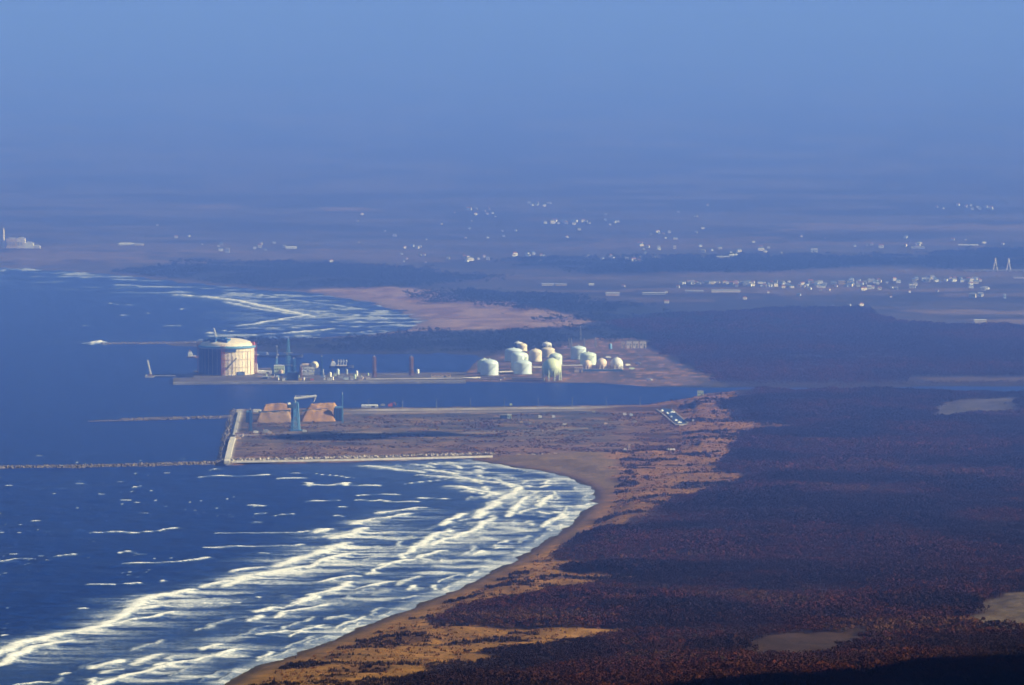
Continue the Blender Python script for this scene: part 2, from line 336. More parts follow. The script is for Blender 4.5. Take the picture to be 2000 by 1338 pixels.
# breaking lines that follow the shore
sh = resample(P_SHORE, 6)
def shore_lines(sh, offs, seg, wv, seedo, hgt, keep, side=1, cut=None):
    for off, wbase, tail, s in offs:
        base = smooth_line(sh, int(4 + off / 9))
        tg = np.gradient(base, axis=0); tg /= np.linalg.norm(tg, axis=1)[:, None] + 1e-9
        nrm = np.stack([-tg[:, 1], tg[:, 0]], 1) * side
        L = base + nrm * off; n = len(L); i = 0
        while i < n - 4:
            m = int(rng.uniform(*seg))
            if rng.rand() < keep and i + 4 < n:
                j = min(n, i + m); ss = np.arange(i, j)
                wob = (fbm(ss * .11, np.full(len(ss), off * .37 + i), 1.0, 3, seedo) - .5) * wv
                drift = np.linspace(rng.uniform(-7, 7), rng.uniform(-7, 7), len(ss))
                P = L[i:j] + nrm[i:j] * (wob + drift)[:, None]
                if len(P) > 2: STROKES.append((P[::2] if len(P) > 6 else P, wbase * rng.uniform(.8, 2.6), tail * rng.uniform(.8, 3.2), rng.uniform(.5, 1.0), hgt, s * rng.uniform(.55, 1.15)))
            i += m + int(rng.uniform(1, 14))
shore_lines(sh, [(10, 1.3, 5, .8), (24, 1.6, 8, .8), (44, 2.2, 10, .9), (66, 2.6, 14, .9), (92, 2.8, 18, .9), (120, 3.0, 20, .9), (148, 3.0, 12, .6)], (5, 22), 9, 71, 1.0, .66)
shf = resample(P_FAR[4:-3], 14)
shore_lines(shf, [(30, 4, 10, .5), (70, 5, 20, .55), (120, 6, 30, .6), (180, 6, 40, .6), (250, 7, 40, .6), (330, 7, 40, .55)], (6, 26), 30, 72, 1.0, .6)

# ------------------------------------------------------------------ sea
rows_s = list(np.arange(1400, 888, -1.6)) + list(np.arange(888, 700, -8)) + list(np.arange(700, 515, -1.5)) + list(np.arange(515, 0, -12)) + [-8, -16, -24, -29]
cols_s = sorted([-c for c in spread(1060, 60000, 14)]) + list(np.arange(-1060, 190, 2.6)) + list(np.arange(190, 1080, 30)) + spread(1080, 60000, 14)
XS, YS = fan(rows_s, cols_s)
X2, Y2 = fan([], cols_s, extra_D=[-30000, -8000, 0, 2400, 4600])
XS, YS = np.vstack([X2, XS]), np.vstack([Y2, YS])
rowY = YS[:, 0]
foam = np.zeros(XS.shape); ridge = np.zeros(XS.shape)
streak = fbm(XS / 4.5, YS, 13, 4, 51); fine = fbm(XS, YS, 5, 3, 52)
wobx = (fbm(XS, YS, 22, 3, 61) - .5) * 13
for P, w, tail, ts, hgt, s in STROKES:
    R = max(w * 3, tail * 2.4) + 8
    x0, x1, y0, y1 = P[:, 0].min() - R, P[:, 0].max() + R, P[:, 1].min() - R, P[:, 1].max() + R
    r = np.where((rowY > y0) & (rowY < y1))[0]
    if not len(r): continue
    r0, r1 = r[0], r[-1] + 1
    xs, ys = XS[r0:r1], YS[r0:r1]
    m = (xs > x0) & (xs < x1)
    if not m.any(): continue
    x, y = xs[m] + wobx[r0:r1][m] * min(1, w / 3), ys[m]
    best = np.full(x.shape, 1e9); side = np.zeros(x.shape); bdx = np.zeros(x.shape); bdy = np.zeros(x.shape); tt = np.zeros(x.shape); L = len(P) - 1
    for i in range(L):
        a, b = P[i], P[i + 1]; ab = b - a; LL = ab @ ab + 1e-6
        t = np.clip(((x - a[0]) * ab[0] + (y - a[1]) * ab[1]) / LL, 0, 1)
        dx, dy = x - a[0] - t * ab[0], y - a[1] - t * ab[1]; d = np.hypot(dx, dy); k = d < best
        best[k] = d[k]; side[k] = dx[k]; bdx[k] = dx[k]; bdy[k] = dy[k]; tt[k] = (i + t[k]) / L
    ends = np.clip(np.minimum(tt, 1 - tt) * 6 + .35, 0, 1)
    st = streak[r0:r1][m]; fi = fine[r0:r1][m]
    be2 = np.hypot(bdx / (w * (.5 + ends * .6) + .8), bdy / max(w * (.5 + .6), 5.2)); core = np.exp(-be2 ** 2) * 1.25
    tl = 0
    if tail:
        tr = np.where(side > 0, tail * 2.3, tail * .8)
        tl = ts * np.exp(-(best / tr) ** 1.6) * sstep(.22, .72, st * .75 + fi * .25) * (ends * .8 + .2)
    v = foam[r0:r1]; v[m] = np.maximum(v[m], s * np.maximum(core * (.55 + .6 * fi), tl)); 
    g = ridge[r0:r1]; g[m] = np.maximum(g[m], hgt * np.exp(-(best / (w + 2.5)) ** 2) * ends)
# thin spent foam and swash with its wet reflection painted pale close to the sand, small whitecaps further out
dsea = seg_dist(XS, YS, P_SHORE, False); nearbay = (YS < 7950)
band = (1 - sstep(60, 185, dsea)) * nearbay
foam = np.maximum(foam, band * .74 * sstep(.44, .72, fbm(XS / 2, YS, 34, 5, 53)))
foam = np.maximum(foam, (1 - sstep(6, 34, dsea)) * nearbay * (.46 + .30 * sstep(.5, .7, streak)))
dfar = seg_dist(XS, YS, P_FAR[2:], False); fb = (YS > 9300) & (YS < 13500)
foam = np.maximum(foam, (1 - sstep(120, 460, dfar)) * fb * .6 * sstep(.52, .68, fbm(XS, YS, 60, 5, 54)))
openw = nearbay * sstep(250, 420, dsea)
foam = np.maximum(foam, (1 - sstep(150, 420, dsea)) * nearbay * (.10 + .10 * streak)); foam = np.maximum(foam, openw * .8 * sstep(.86, .93, vnoise(XS / 6, YS / 9, 90)) * sstep(.50, .60, fbm(XS, YS, 90, 3, 91)) * sstep(.3, .6, vnoise(XS / 40, YS / 40, 93)))
foam = np.maximum(foam, openw * .08 * sstep(.52, .75, fbm(XS, YS, 70, 4, 92)) * sstep(.5, .6, streak))
tip = W2([(190, 671)])[0]; far_w = (YS > 9800) & (YS < 10700) & (XS < at(385, 668).x)      # quiet water off the breakwater end, one splash at its tip
foam = np.where(far_w, foam * np.clip(.15 + 1.0 * (np.hypot(XS - tip[0], (YS - tip[1]) * .6) < 26), 0, 1), foam)
swell = (fbm(XS + YS * .12, YS, 34, 4, 55) - .5) * 3.0 + (fbm(XS, YS, 9, 2, 56) - .5) * .35
calm = np.where((YS > 7950) & (YS < 9900), .25, 1.0)
ZS = swell * calm * (1 - .7 * (1 - sstep(10, 60, dsea))) + ridge
ZS[YS > 14000] *= 0; ZS[YS < 5000] *= 0
def sea_mat():
    m, n, b = new_mat('sea_water')
    a = node(n, 'ShaderNodeAttribute', attribute_name='foam')
    g = node(n, 'ShaderNodeNewGeometry')
    n1 = node(n, 'ShaderNodeTexNoise', Scale=.35, Detail=6.0, Roughness=.7); n2 = node(n, 'ShaderNodeTexNoise', Scale=.045, Detail=8.0, Roughness=.72); n3 = node(n, 'ShaderNodeTexNoise', Scale=.9, Detail=3.0)
    for q in (n1, n2, n3): n.links.new(g.outputs['Position'], q.inputs['Vector'])
    cr = node(n, 'ShaderNodeMapRange'); cr.inputs[1].default_value = .3; cr.inputs[2].default_value = .7; cr.inputs[3].default_value = -.30; cr.inputs[4].default_value = .30
    n.links.new(n1.outputs[0], cr.inputs[0])
    ad = node(n, 'ShaderNodeMath', operation='ADD'); n.links.new(a.outputs['Fac'], ad.inputs[0]); n.links.new(cr.outputs[0], ad.inputs[1])
    st = node(n, 'ShaderNodeMapRange', interpolation_type='SMOOTHSTEP'); st.inputs[1].default_value = .12; st.inputs[2].default_value = 1.12
    n.links.new(ad.outputs[0], st.inputs[0])
    wc = node(n, 'ShaderNodeValToRGB'); wc.color_ramp.elements[0].position = .35; wc.color_ramp.elements[0].color = (.0002, .006, .070, 1)
    wc.color_ramp.elements[1].position = .68; wc.color_ramp.elements[1].color = (.002, .036, .23, 1)
    n.links.new(n2.outputs[0], wc.inputs[0])
    fc = node(n, 'ShaderNodeMix', data_type='RGBA'); fc.inputs[7].default_value = (.94, .93, .90, 1)
    pw = node(n, 'ShaderNodeMath', operation='POWER'); pw.inputs[1].default_value = 1.5; n.links.new(st.outputs[0], pw.inputs[0]); n.links.new(pw.outputs[0], fc.inputs[0]); wp = node(n, 'ShaderNodeMix', data_type='RGBA'); wp.inputs[7].default_value = (.10, .18, .33, 1); wq = node(n, 'ShaderNodeMapRange'); wq.inputs[1].default_value = .03; wq.inputs[2].default_value = .6; wq.inputs[4].default_value = .85; n.links.new(a.outputs['Fac'], wq.inputs[0]); n.links.new(wq.outputs[0], wp.inputs[0]); n.links.new(wc.outputs[0], wp.inputs[6]); n.links.new(wp.outputs[2], fc.inputs[6]); n.links.new(fc.outputs[2], b.inputs['Base Color'])
    rr = node(n, 'ShaderNodeMapRange'); rr.inputs[3].default_value = .42; rr.inputs[4].default_value = .9
    n.links.new(st.outputs[0], rr.inputs[0]); n.links.new(rr.outputs[0], b.inputs['Roughness']); b.inputs['IOR'].default_value = 1.33; b.inputs['Specular IOR Level'].default_value = .10
    b1 = node(n, 'ShaderNodeBump', Strength=1.0, Distance=.5); n.links.new(n1.outputs[0], b1.inputs['Height'])
    b2 = node(n, 'ShaderNodeBump', Strength=1.0, Distance=3.0); n.links.new(n2.outputs[0], b2.inputs['Height']); n.links.new(b1.outputs[0], b2.inputs['Normal'])
    n.links.new(b2.outputs[0], b.inputs['Normal'])
    return m
sea = grid_mesh('sea', XS, YS, ZS, {'foam': foam}, sea_mat()); sea['kind'] = 'structure'

# ------------------------------------------------------------------ helpers for meshes
class MB:
    def __init__(s): s.v = []; s.f = []; s.mi = []
    def add(s, vs, fs, mi=0):
        n = len(s.v); s.v += [tuple(v) for v in vs]; s.f += [tuple(i + n for i in f) for f in fs]; s.mi += [mi] * len(fs)
    def box(s, c, d, rz=0, mi=0, taper=1.0):       # c: centre of the base, d: full sizes
        cx, cy, cz = c; a, b, h = d[0] / 2, d[1] / 2, d[2]; co, si = math.cos(rz), math.sin(rz); vs = []
        for z, k in ((0, 1), (h, taper)):
            for x, y in ((-a, -b), (a, -b), (a, b), (-a, b)):
                x, y = x * k, y * k; vs.append((cx + x * co - y * si, cy + x * si + y * co, cz + z))
        s.add(vs, [(3, 2, 1, 0), (4, 5, 6, 7), (0, 1, 5, 4), (1, 2, 6, 5), (2, 3, 7, 6), (3, 0, 4, 7)], mi)
    def lathe(s, c, prof, n=32, mi=0):            # prof: (r, z) from the bottom up
        cx, cy, cz = c; vs = []; fs = []
        for r, z in prof:
            for k in range(n):
                a = 2 * PI * k / n; vs.append((cx + r * math.cos(a), cy + r * math.sin(a), cz + z))
        for j in range(len(prof) - 1):
            for k in range(n):
                k2 = (k + 1) % n; fs.append((j * n + k, j * n + k2, (j + 1) * n + k2, (j + 1) * n + k))
        fs.append(tuple(range(n))[::-1]); fs.append(tuple((len(prof) - 1) * n + k for k in range(n)))
        s.add(vs, fs, mi)
    def bar(s, a, b, r, n=6, mi=0, r2=None):
        a, b = Vector(a), Vector(b); d = (b - a).normalized(); u = d.orthogonal().normalized(); w = d.cross(u); r2 = r if r2 is None else r2
        vs = [p + (u * math.cos(2 * PI * k / n) + w * math.sin(2 * PI * k / n)) * q for p, q in ((a, r), (b, r2)) for k in range(n)]
        s.add(vs, [(k, (k + 1) % n, n + (k + 1) % n, n + k) for k in range(n)] + [tuple(range(n))[::-1], tuple(range(n, 2 * n))], mi)
    def sphere(s, c, r, n=24, m=12, mi=0, sz=1.0, zmin=-1.0):
        prof = []
        for j in range(m + 1):
            t = -PI / 2 + PI * j / m
            if math.sin(t) < zmin: continue
            prof.append((max(.001, r * math.cos(t)), r * math.sin(t) * sz))
        s.lathe(c, prof, n, mi)
    def build(s, name, mats, parent=None, smooth=False):
        me = bpy.data.meshes.new(name); me.from_pydata(s.v, [], s.f)
        for m in (mats if isinstance(mats, (list, tuple)) else [mats]): me.materials.append(m)
        me.polygons.foreach_set('material_index', s.mi)
        if smooth: 
            me.polygons.foreach_set('use_smooth', [True] * len(s.f)); me.set_sharp_from_angle(angle=math.radians(40))
        me.update(); o = bpy.data.objects.new(name, me); COL.objects.link(o)
        if parent: o.parent = parent
        return o
def tag(o, label=None, cat=None, group=None, kind=None):
    for k, v in (('label', label), ('category', cat), ('group', group), ('kind', kind)):
        if v: o[k] = v
    return o
def thing(name, label, cat, loc=(0, 0, 0), rz=0, group=None):
    o = bpy.data.objects.new(name, None); COL.objects.link(o); o.location = loc; o.rotation_euler = (0, 0, rz); o.empty_display_size = 5
    return tag(o, label, cat, group)
def copy_tree(o, loc, label, rz=None, scale=None):
    c = o.copy(); COL.objects.link(c); c.location = loc; c['label'] = label
    if rz is not None: c.rotation_euler = (0, 0, rz)
    if scale is not None: c.scale = scale
    for ch in list(o.children):
        d = ch.copy(); COL.objects.link(d); d.parent = c
        for g in list(ch.children):
            e = g.copy(); COL.objects.link(e); e.parent = d
    return c

# ------------------------------------------------------------------ clouds: a broken bank, unseen and added to shade the near air, and one small cloud
def cloud(name, outline, base, thick, cell, seed):
    P = np.array(outline, float); x0, y0 = P.min(0); x1, y1 = P.max(0)
    xs = np.arange(x0 - 400, x1 + 400, cell); ys = np.arange(y0 - 400, y1 + 400, cell); X, Y = np.meshgrid(xs, ys)
    d = sdist(X, Y, P) + (fbm(X, Y, cell * 5, 4, seed) - .5) * cell * 5
    t = np.clip(d / (cell * 5), 0, 1) ** .5; ok = d > 0
    top = base + 6 + t * thick * (.45 + fbm(X, Y, cell * 4, 4, seed + 1)); bot = base + (1 - t) * 14 + 6 * fbm(X, Y, cell * 3, 3, seed + 2)
    idx = -np.ones(X.shape, int); idx[ok] = np.arange(ok.sum()); n = ok.sum()
    V = [tuple(v) for v in np.stack([X[ok], Y[ok], top[ok]], 1)] + [tuple(v) for v in np.stack([X[ok], Y[ok], bot[ok]], 1)]
    q = ok[:-1, :-1] & ok[1:, :-1] & ok[:-1, 1:] & ok[1:, 1:]; F = []; E = {}
    for j, i in zip(*np.where(q)):
        a, b, c, e = idx[j, i], idx[j, i + 1], idx[j + 1, i + 1], idx[j + 1, i]
        F.append((a, b, c, e)); F.append((a + n, e + n, c + n, b + n))
        for u, w in ((a, b), (b, c), (c, e), (e, a)):
            if (w, u) in E: del E[(w, u)]
            else: E[(u, w)] = 1
    for u, w in E: F.append((w, u, u + n, w + n))
    me = bpy.data.meshes.new(name); me.from_pydata(V, [], F); me.polygons.foreach_set('use_smooth', [True] * len(F))
    m = bpy.data.materials.get('cloud') or mat('cloud', (.86, .86, .88), 1.0, .05, 60); me.materials.append(m)
    o = bpy.data.objects.new(name, me); COL.objects.link(o); tag(o, kind='stuff'); return o
CB = 720
cloud('clouds', [(-3500, -4000), (4500, -4000), (4700, 3000), (3900, 5460), (2900, 5380), (2150, 5300), (1750, 5200), (1520, 5060), (1250, 4980), (200, 4850), (-700, 4750), (-3300, 4300)], CB, 260, 130, 301)
def shade_cloud(pts, base, seed, thick=40):
    k = base / SUN.z
    P = [(at(x, y).x + SUN.x * k, at(x, y).y + SUN.y * k) for x, y in pts]
    cloud('clouds', P, base, thick, 22, seed)
shade_cloud([(540, 856), (620, 849), (720, 846), (900, 850), (980, 856), (800, 866), (620, 868)], 900, 311, 30)


# ------------------------------------------------------------------ woods, scrub: instanced clumps of twigs (one object each)
def scatter(name, variants, pts, scl, tint, mat_):
    """variants: list of (verts, faces) kept as islands in the mesh; pts: loose points that receive a copy."""
    V = []; F = []; var = []; isv = []
    for k, (vs, fs) in enumerate(variants):
        n = len(V); V += list(vs); F += [tuple(i + n for i in f) for f in fs]; var += [k] * len(vs); isv += [1] * len(vs)
    nv = len(V); P = np.vstack([np.array(V), pts]); N = len(P)
    me = bpy.data.meshes.new(name); me.from_pydata([tuple(p) for p in P], [], F)
    def att(nm, ty, arr):
        a = me.attributes.new(nm, ty, 'POINT'); a.data.foreach_set('value', arr)
    att('vid', 'INT', np.r_[var, rng.randint(0, len(variants), N - nv)].astype(np.int32))
    att('src', 'BOOLEAN', np.r_[np.ones(nv), np.zeros(N - nv)].astype(bool))
    att('siz', 'FLOAT', np.r_[np.ones(nv), scl].astype(np.float32)); att('tint', 'FLOAT', np.r_[np.zeros(nv), tint].astype(np.float32))
    att('rot', 'FLOAT', (rng.rand(N) * 6.283).astype(np.float32))
    me.materials.append(mat_)
    o = bpy.data.objects.new(name, me); COL.objects.link(o)
    g = bpy.data.node_groups.new(name + '_nodes', 'GeometryNodeTree')
    g.interface.new_socket('Geometry', in_out='INPUT', socket_type='NodeSocketGeometry'); g.interface.new_socket('Geometry', in_out='OUTPUT', socket_type='NodeSocketGeometry')
    N_ = g.nodes.new; gi = N_('NodeGroupInput'); go = N_('NodeGroupOutput')
    def named(nm, ty):
        q = N_('GeometryNodeInputNamedAttribute'); q.data_type = ty; q.inputs[0].default_value = nm; return q
    def outp(q): return [s for s in q.outputs if s.enabled and s.name == 'Attribute'][0]
    src, vid, siz, rot = named('src', 'BOOLEAN'), named('vid', 'INT'), named('siz', 'FLOAT'), named('rot', 'FLOAT')
    sep = N_('GeometryNodeSeparateGeometry'); sep.domain = 'POINT'
    g.links.new(gi.outputs[0], sep.inputs[0]); g.links.new(outp(src), sep.inputs[1])
    sp = N_('GeometryNodeSplitToInstances'); sp.domain = 'POINT'; g.links.new(sep.outputs[0], sp.inputs[0]); g.links.new(outp(vid), sp.inputs['Group ID'])
    m2p = N_('GeometryNodeMeshToPoints'); g.links.new(sep.outputs[1], m2p.inputs[0])
    iop = N_('GeometryNodeInstanceOnPoints'); g.links.new(m2p.outputs[0], iop.inputs['Points']); g.links.new(sp.outputs[0], iop.inputs['Instance'])
    iop.inputs['Pick Instance'].default_value = True; g.links.new(outp(vid), iop.inputs['Instance Index'])
    g.links.new(outp(siz), iop.inputs['Scale'])
    cx = N_('ShaderNodeCombineXYZ'); g.links.new(outp(rot), cx.inputs[2]); g.links.new(cx.outputs[0], iop.inputs['Rotation'])
    g.links.new(iop.outputs[0], go.inputs[0])
    md = o.modifiers.new('scatter', 'NODES'); md.node_group = g
    tag(o, kind='stuff'); return o
def tree_variant(seed, h=8.0, r=3.2, clumps=12, bare=True):
    R = random.Random(seed); vs = []; fs = []
    def tri(c, s):
        n = len(vs); base = [Vector((R.gauss(0, 1), R.gauss(0, 1), R.gauss(0, .8))).normalized() * s * R.uniform(.6, 1.2) for _ in range(4)]
        vs.extend([tuple(c + b) for b in base]); fs.extend([(n, n + 1, n + 2), (n, n + 2, n + 3), (n, n + 3, n + 1), (n + 1, n + 3, n + 2)])
    n = len(vs); vs.extend([(-.2, -.15, 0), (.2, -.15, 0), (0, .22, 0), (0, 0, h * .75)]); fs.extend([(n, n + 1, n + 3), (n + 1, n + 2, n + 3), (n + 2, n, n + 3)])
    for k in range(4):
        a = R.uniform(0, 6.28); p = Vector((math.cos(a) * r * .7, math.sin(a) * r * .7, h * R.uniform(.6, .9))); q = Vector((0, 0, h * R.uniform(.3, .5))); n = len(vs)
        vs.extend([tuple(q + Vector((0, 0, -.12))), tuple(q + Vector((0, 0, .12))), tuple(p)]); fs.append((n, n + 1, n + 2))
    for k in range(clumps):
        a = R.uniform(0, 6.28); rr = r * math.sqrt(R.random()); zz = h * (.45 + .5 * R.random() * (1 - .5 * (rr / r) ** 2))
        tri(Vector((math.cos(a) * rr, math.sin(a) * rr, zz)), r * R.uniform(.25, .5))
    return vs, fs
def foliage_mat(name, stops, rough=.9):
    m, n, b = new_mat(name)
    a = node(n, 'ShaderNodeAttribute', attribute_name='tint', attribute_type='INSTANCER')
    cr = node(n, 'ShaderNodeValToRGB'); e = cr.color_ramp.elements
    e[0].position, e[0].color = stops[0][0], stops[0][1] + (1,); e[1].position, e[1].color = stops[-1][0], stops[-1][1] + (1,)
    for p, c in stops[1:-1]:
        x = e.new(p); x.color = c + (1,)
    n.links.new(a.outputs['Fac'], cr.inputs[0]); n.links.new(cr.outputs[0], b.inputs['Base Color'])
    b.inputs['Roughness'].default_value = rough; b.inputs['Specular IOR Level'].default_value = .1
    return m
def sample(polyY, density, xmargin=450):
    """random points in the visible wedge between two distances, about one per `density` square metres"""
    y0, y1 = polyY; k = (1000 + xmargin) / FPX; area = k * (y1 ** 2 - y0 ** 2); n = int(area / density)
    y = np.sqrt(rng.uniform(y0 ** 2, y1 ** 2, n)); x = rng.uniform(-1, 1, n) * k * y * 1.004
    return x, y
def meadow_mask(x, y):
    m = np.zeros(x.shape, bool)
    for P in P_MEADOWS: m |= sdist(x, y, P) + 14 + (fbm(x, y, 60, 5, 3) - .5) * 70 + (fbm(x, y, 14, 4, 11) - .5) * 40 > 0
    return m
TREES = [tree_variant(100 + i, 7 + i % 3, 3.0 + .3 * (i % 4), 13) for i in range(7)]
M_TREE = foliage_mat('winter_wood', [(0, (.014, .0055, .0035)), (.35, (.027, .0085, .004)), (.6, (.042, .0115, .005)), (.8, (.070, .016, .006)), (.93, (.018, .016, .008)), (1, (.085, .036, .013))])
x, y = sample((5150, 9180), 17)
k = inside(x, y, P_MAIN); x, y = x[k], y[k]
na = fbm(x, y, 60, 5, 3); nb = fbm(x, y, 14, 4, 11); sd = sdist(x, y, P_DUNE) + (na - .5) * 34 + (nb - .5) * 14
sm = sdist(x, y, P_MAIN)
k = (sd < -2) & (sm > np.where(y > 8300, 85, 14)) & (sdist(x, y, P_FILL) < -4) & ~meadow_mask(x, y) & (fbm(x, y, 30, 3, 77) > .24)
x, y, sd = x[k], y[k], sd[k]
z = ground_height(x, y)
big = fbm(x, y, 140, 4, 78); tint = np.clip(.85 * sstep(.36, .64, big) * (.5 + fbm(x / 3, y, 34, 3, 82)) * (.5 + fbm(x, y, 480, 2, 83)) * rng.uniform(.7, 1.1, len(x)) + rng.normal(0, .06, len(x)), 0, 1)
scl = np.where(y > 8600, np.clip((sm[k] - 30) / 120, .25, 1), 1) * rng.uniform(.7, 1.15, len(x)) * (.35 + 1.25 * fbm(x, y, 110, 4, 79)) * np.clip(.45 + (-sd) / 60, .45, 1)
wood = scatter('winter_wood', TREES, np.stack([x, y, z - .2], 1), scl, tint, M_TREE)
tag(wood, 'bare brown winter woodland filling the flat land behind the dunes', 'woodland')
# wood beyond the channel
x, y = sample((9215, 12200), 32); n1 = fbm(x, y, 60, 5, 3)
k = (sdist(x, y, P_FORESTN) + (n1 - .5) * 60 > 4) & (fbm(x, y, 40, 3, 80) > .3) & inside(x, y, P_NORTH); x, y = x[k], y[k]
k = np.ones(len(x), bool)
for x0, x1, y0, y1, s in STRIPS:
    if y0 > 600: k &= ~(sdist(x, y, W2([(x0, y1), (x1, y1), (x1, y0), (x0, y0)])) > -12)
x, y = x[k], y[k]; big = fbm(x, y, 160, 4, 81); tint = np.clip(.1 + .6 * sstep(.3, .75, big) + rng.normal(0, .12, len(x)), 0, 1)
farwood = scatter('far_wood', TREES, np.stack([x, y, ground_height(x, y) - .2], 1), np.clip((sdist(x, y, P_NORTH)) / 90, .3, 1) * rng.uniform(.6, 1.2, len(x)) * (.6 + .8 * fbm(x, y, 120, 3, 88)), tint, M_TREE)
tag(farwood, 'hazy brown woodland beyond the narrow channel', 'woodland')
M_PINE = foliage_mat('pine_belt', [(0, (.006, .012, .010)), (.5, (.010, .020, .014)), (1, (.022, .030, .018))])
xs, ys = [], []
x, y = sample((9300, 14800), 60)
for P in P_DARKS:
    k = (sdist(x, y, P) + (fbm(x, y, 60, 5, 3) - .5) * 150 + (fbm(x, y, 260, 3, 85) - .5) * 260 > rng.uniform(-60, 50, len(x))) & (fbm(x, y, 110, 3, 86) > .36); xs.append(x[k]); ys.append(y[k])
x, y = np.concatenate(xs), np.concatenate(ys); k = sdist(x, y, P_NORTH) > 20; x, y = x[k], y[k]
pine = scatter('pine_belt', TREES, np.stack([x, y, ground_height(x, y) - .2], 1), rng.uniform(.6, 1.25, len(x)) * (.6 + .8 * fbm(x, y, 120, 3, 87)), rng.rand(len(x)), M_PINE)
tag(pine, 'dark belts of pine trees along the hazy coast and plain', 'woodland')
# low scrub and tussocks on the dunes
def tuft(seed, n=7, r=1.4, h=1.6):
    R = random.Random(seed); vs = []; fs = []
    for _ in range(n):
        a = R.uniform(0, 6.28); q = R.random() * r; c = Vector((math.cos(a) * q, math.sin(a) * q, h * .35)); k = len(vs)
        vs.extend([tuple(c + Vector((R.uniform(-.6, .6), R.uniform(-.6, .6), -h * .35))) for _ in range(3)] + [tuple(c + Vector((R.uniform(-.4, .4), R.uniform(-.4, .4), h * R.uniform(.3, .7))))])
        fs.extend([(k, k + 1, k + 3), (k + 1, k + 2, k + 3), (k + 2, k, k + 3)])
    return vs, fs
TUFTS = [tuft(200 + i) for i in range(5)]
M_TUFT = foliage_mat('dune_scrub', [(0, (.012, .007, .005)), (.35, (.035, .016, .008)), (.55, (.11, .045, .013)), (.8, (.22, .09, .024)), (1, (.30, .15, .05))])
x, y = sample((5150, 9000), 22)
na = fbm(x, y, 60, 5, 3); nb = fbm(x, y, 14, 4, 11)
k = inside(x, y, P_MAIN) & (sdist(x, y, P_DUNE) + (na - .5) * 34 + (nb - .5) * 14 > -6) & (seg_dist(x, y, P_SHORE, False) > 26) & (sdist(x, y, P_BEACH) + (na - .5) * 34 + (nb - .5) * 16 < -3)
k &= sdist(x, y, P_FILL) < -4
x, y, na, nb = x[k], y[k], na[k], nb[k]; dk = sstep(.53, .66, na) + sstep(.60, .72, fbm(x / 3, y, 25, 4, 31))
k = rng.rand(len(x)) < .25 + .6 * dk; x, y, dk, nb = x[k], y[k], dk[k], nb[k]
tint = np.clip(.75 - .6 * dk + rng.normal(0, .16, len(x)), 0, 1)
scrub = scatter('dune_scrub', TUFTS, np.stack([x, y, ground_height(x, y) - .1], 1), rng.uniform(.5, 1.7, len(x)) * np.where(tint < .3, 1.35, .9), tint, M_TUFT)
tag(scrub, 'low orange grass and dark scrub on the dunes behind the beach', 'dune scrub')

#OBJ_BEGIN
# ------------------------------------------------------------------ quays and reclaimed land (slabs with vertical sea walls)
GZ = 3.4
def patch(name, quad, z, nx, ny, colf, kind='structure'):
    q = [np.array(at(x, y, z)[:2]) for x, y in quad]            # near-left, near-right, far-right, far-left
    u, v = np.meshgrid(np.linspace(0, 1, nx + 1), np.linspace(0, 1, ny + 1))
    P = (1 - v)[..., None] * ((1 - u)[..., None] * q[0] + u[..., None] * q[1]) + v[..., None] * ((1 - u)[..., None] * q[3] + u[..., None] * q[2])
    X, Y = P[..., 0], P[..., 1]
    Z = np.full(X.shape, z) + (fbm(X, Y, 30, 3, 14) - .5) * 1.0 * np.minimum(1, np.minimum(np.minimum(u, 1 - u) * 20, np.minimum(v, 1 - v) * 12))
    C = colf(X, Y, u, v)
    # skirts down into the water
    def pad(A, low=None):
        B = np.pad(A, ((1, 1), (1, 1)) + ((0, 0),) * (A.ndim - 2), 'edge')
        if low is not None: B[0, :] = B[-1, :] = low; B[:, 0] = B[:, -1] = low
        return B
    Xp, Yp, Zp, Cp = pad(X), pad(Y), pad(Z, -5.0), pad(C)
    return tag(grid_mesh(name, Xp, Yp, Zp, {'cover': Cp}, LAND, smooth=False), kind=kind)
def mixc(C, m, col): return C * (1 - m[..., None]) + np.array(col) * m[..., None]
def fill_cover(X, Y, u, v):
    C = np.zeros(X.shape + (3,)); C[:] = (.100, .076, .056)
    a, b, c = fbm(X, Y, 70, 4, 401), fbm(X / 4, Y, 22, 4, 402), fbm(X / 3, Y, 60, 3, 403)
    C = mixc(C, sstep(.5, .66, a) * .7, (.055, .046, .045)); C = mixc(C, sstep(.52, .68, b) * .6, (.16, .12, .095))
    C = mixc(C, (1 - sstep(.05, .38, v + (a - .5) * .3)) * .75, (.20, .105, .06)); C = mixc(C, sstep(.5, .64, c) * (1 - sstep(.2, .5, v)) * .7, (.10, .062, .045))
    C = mixc(C, sstep(.52, .6, c) * sstep(.3, .4, v) * .8, (.050, .050, .055)); e = fbm(X, Y, 26, 5, 404); C = mixc(C, sstep(.54, .66, e) * .8, (.20, .125, .06)); C = mixc(C, sstep(.60, .7, fbm(X / 2, Y, 14, 3, 405)) * .8, (.035, .032, .030))
    C = mixc(C, sstep(.915, .93, v) * (1 - sstep(.965, .975, v)) * sstep(.22, .3, u), (.34, .30, .28))
    C = mixc(C, sstep(.865, .875, v) * (1 - sstep(.895, .905, v)) * sstep(.2, .3, u) * .6, (.36, .31, .28))
    C = mixc(C, (np.abs(v - .47 - .02 * np.sin(u * 9)) < .016) * .5 * (u < .8), (.33, .28, .24))
    C = mixc(C, (1 - sstep(.012, .02, u)) * 1.0, (.30, .27, .25))
    C = mixc(C, sstep(.82, .95, u) * .7, (.24, .135, .075)); C = mixc(C, sstep(.8, .95, u) * sstep(.55, .65, b), (.10, .06, .045))
    m_ = sstep(.80, .95, u + (a - .5) * .22); C = mixc(C, m_, (.150, .075, .020)); C = mixc(C, m_ * sstep(.5, .62, fbm(X, Y, 60, 5, 3)), (.060, .030, .012))
    return C
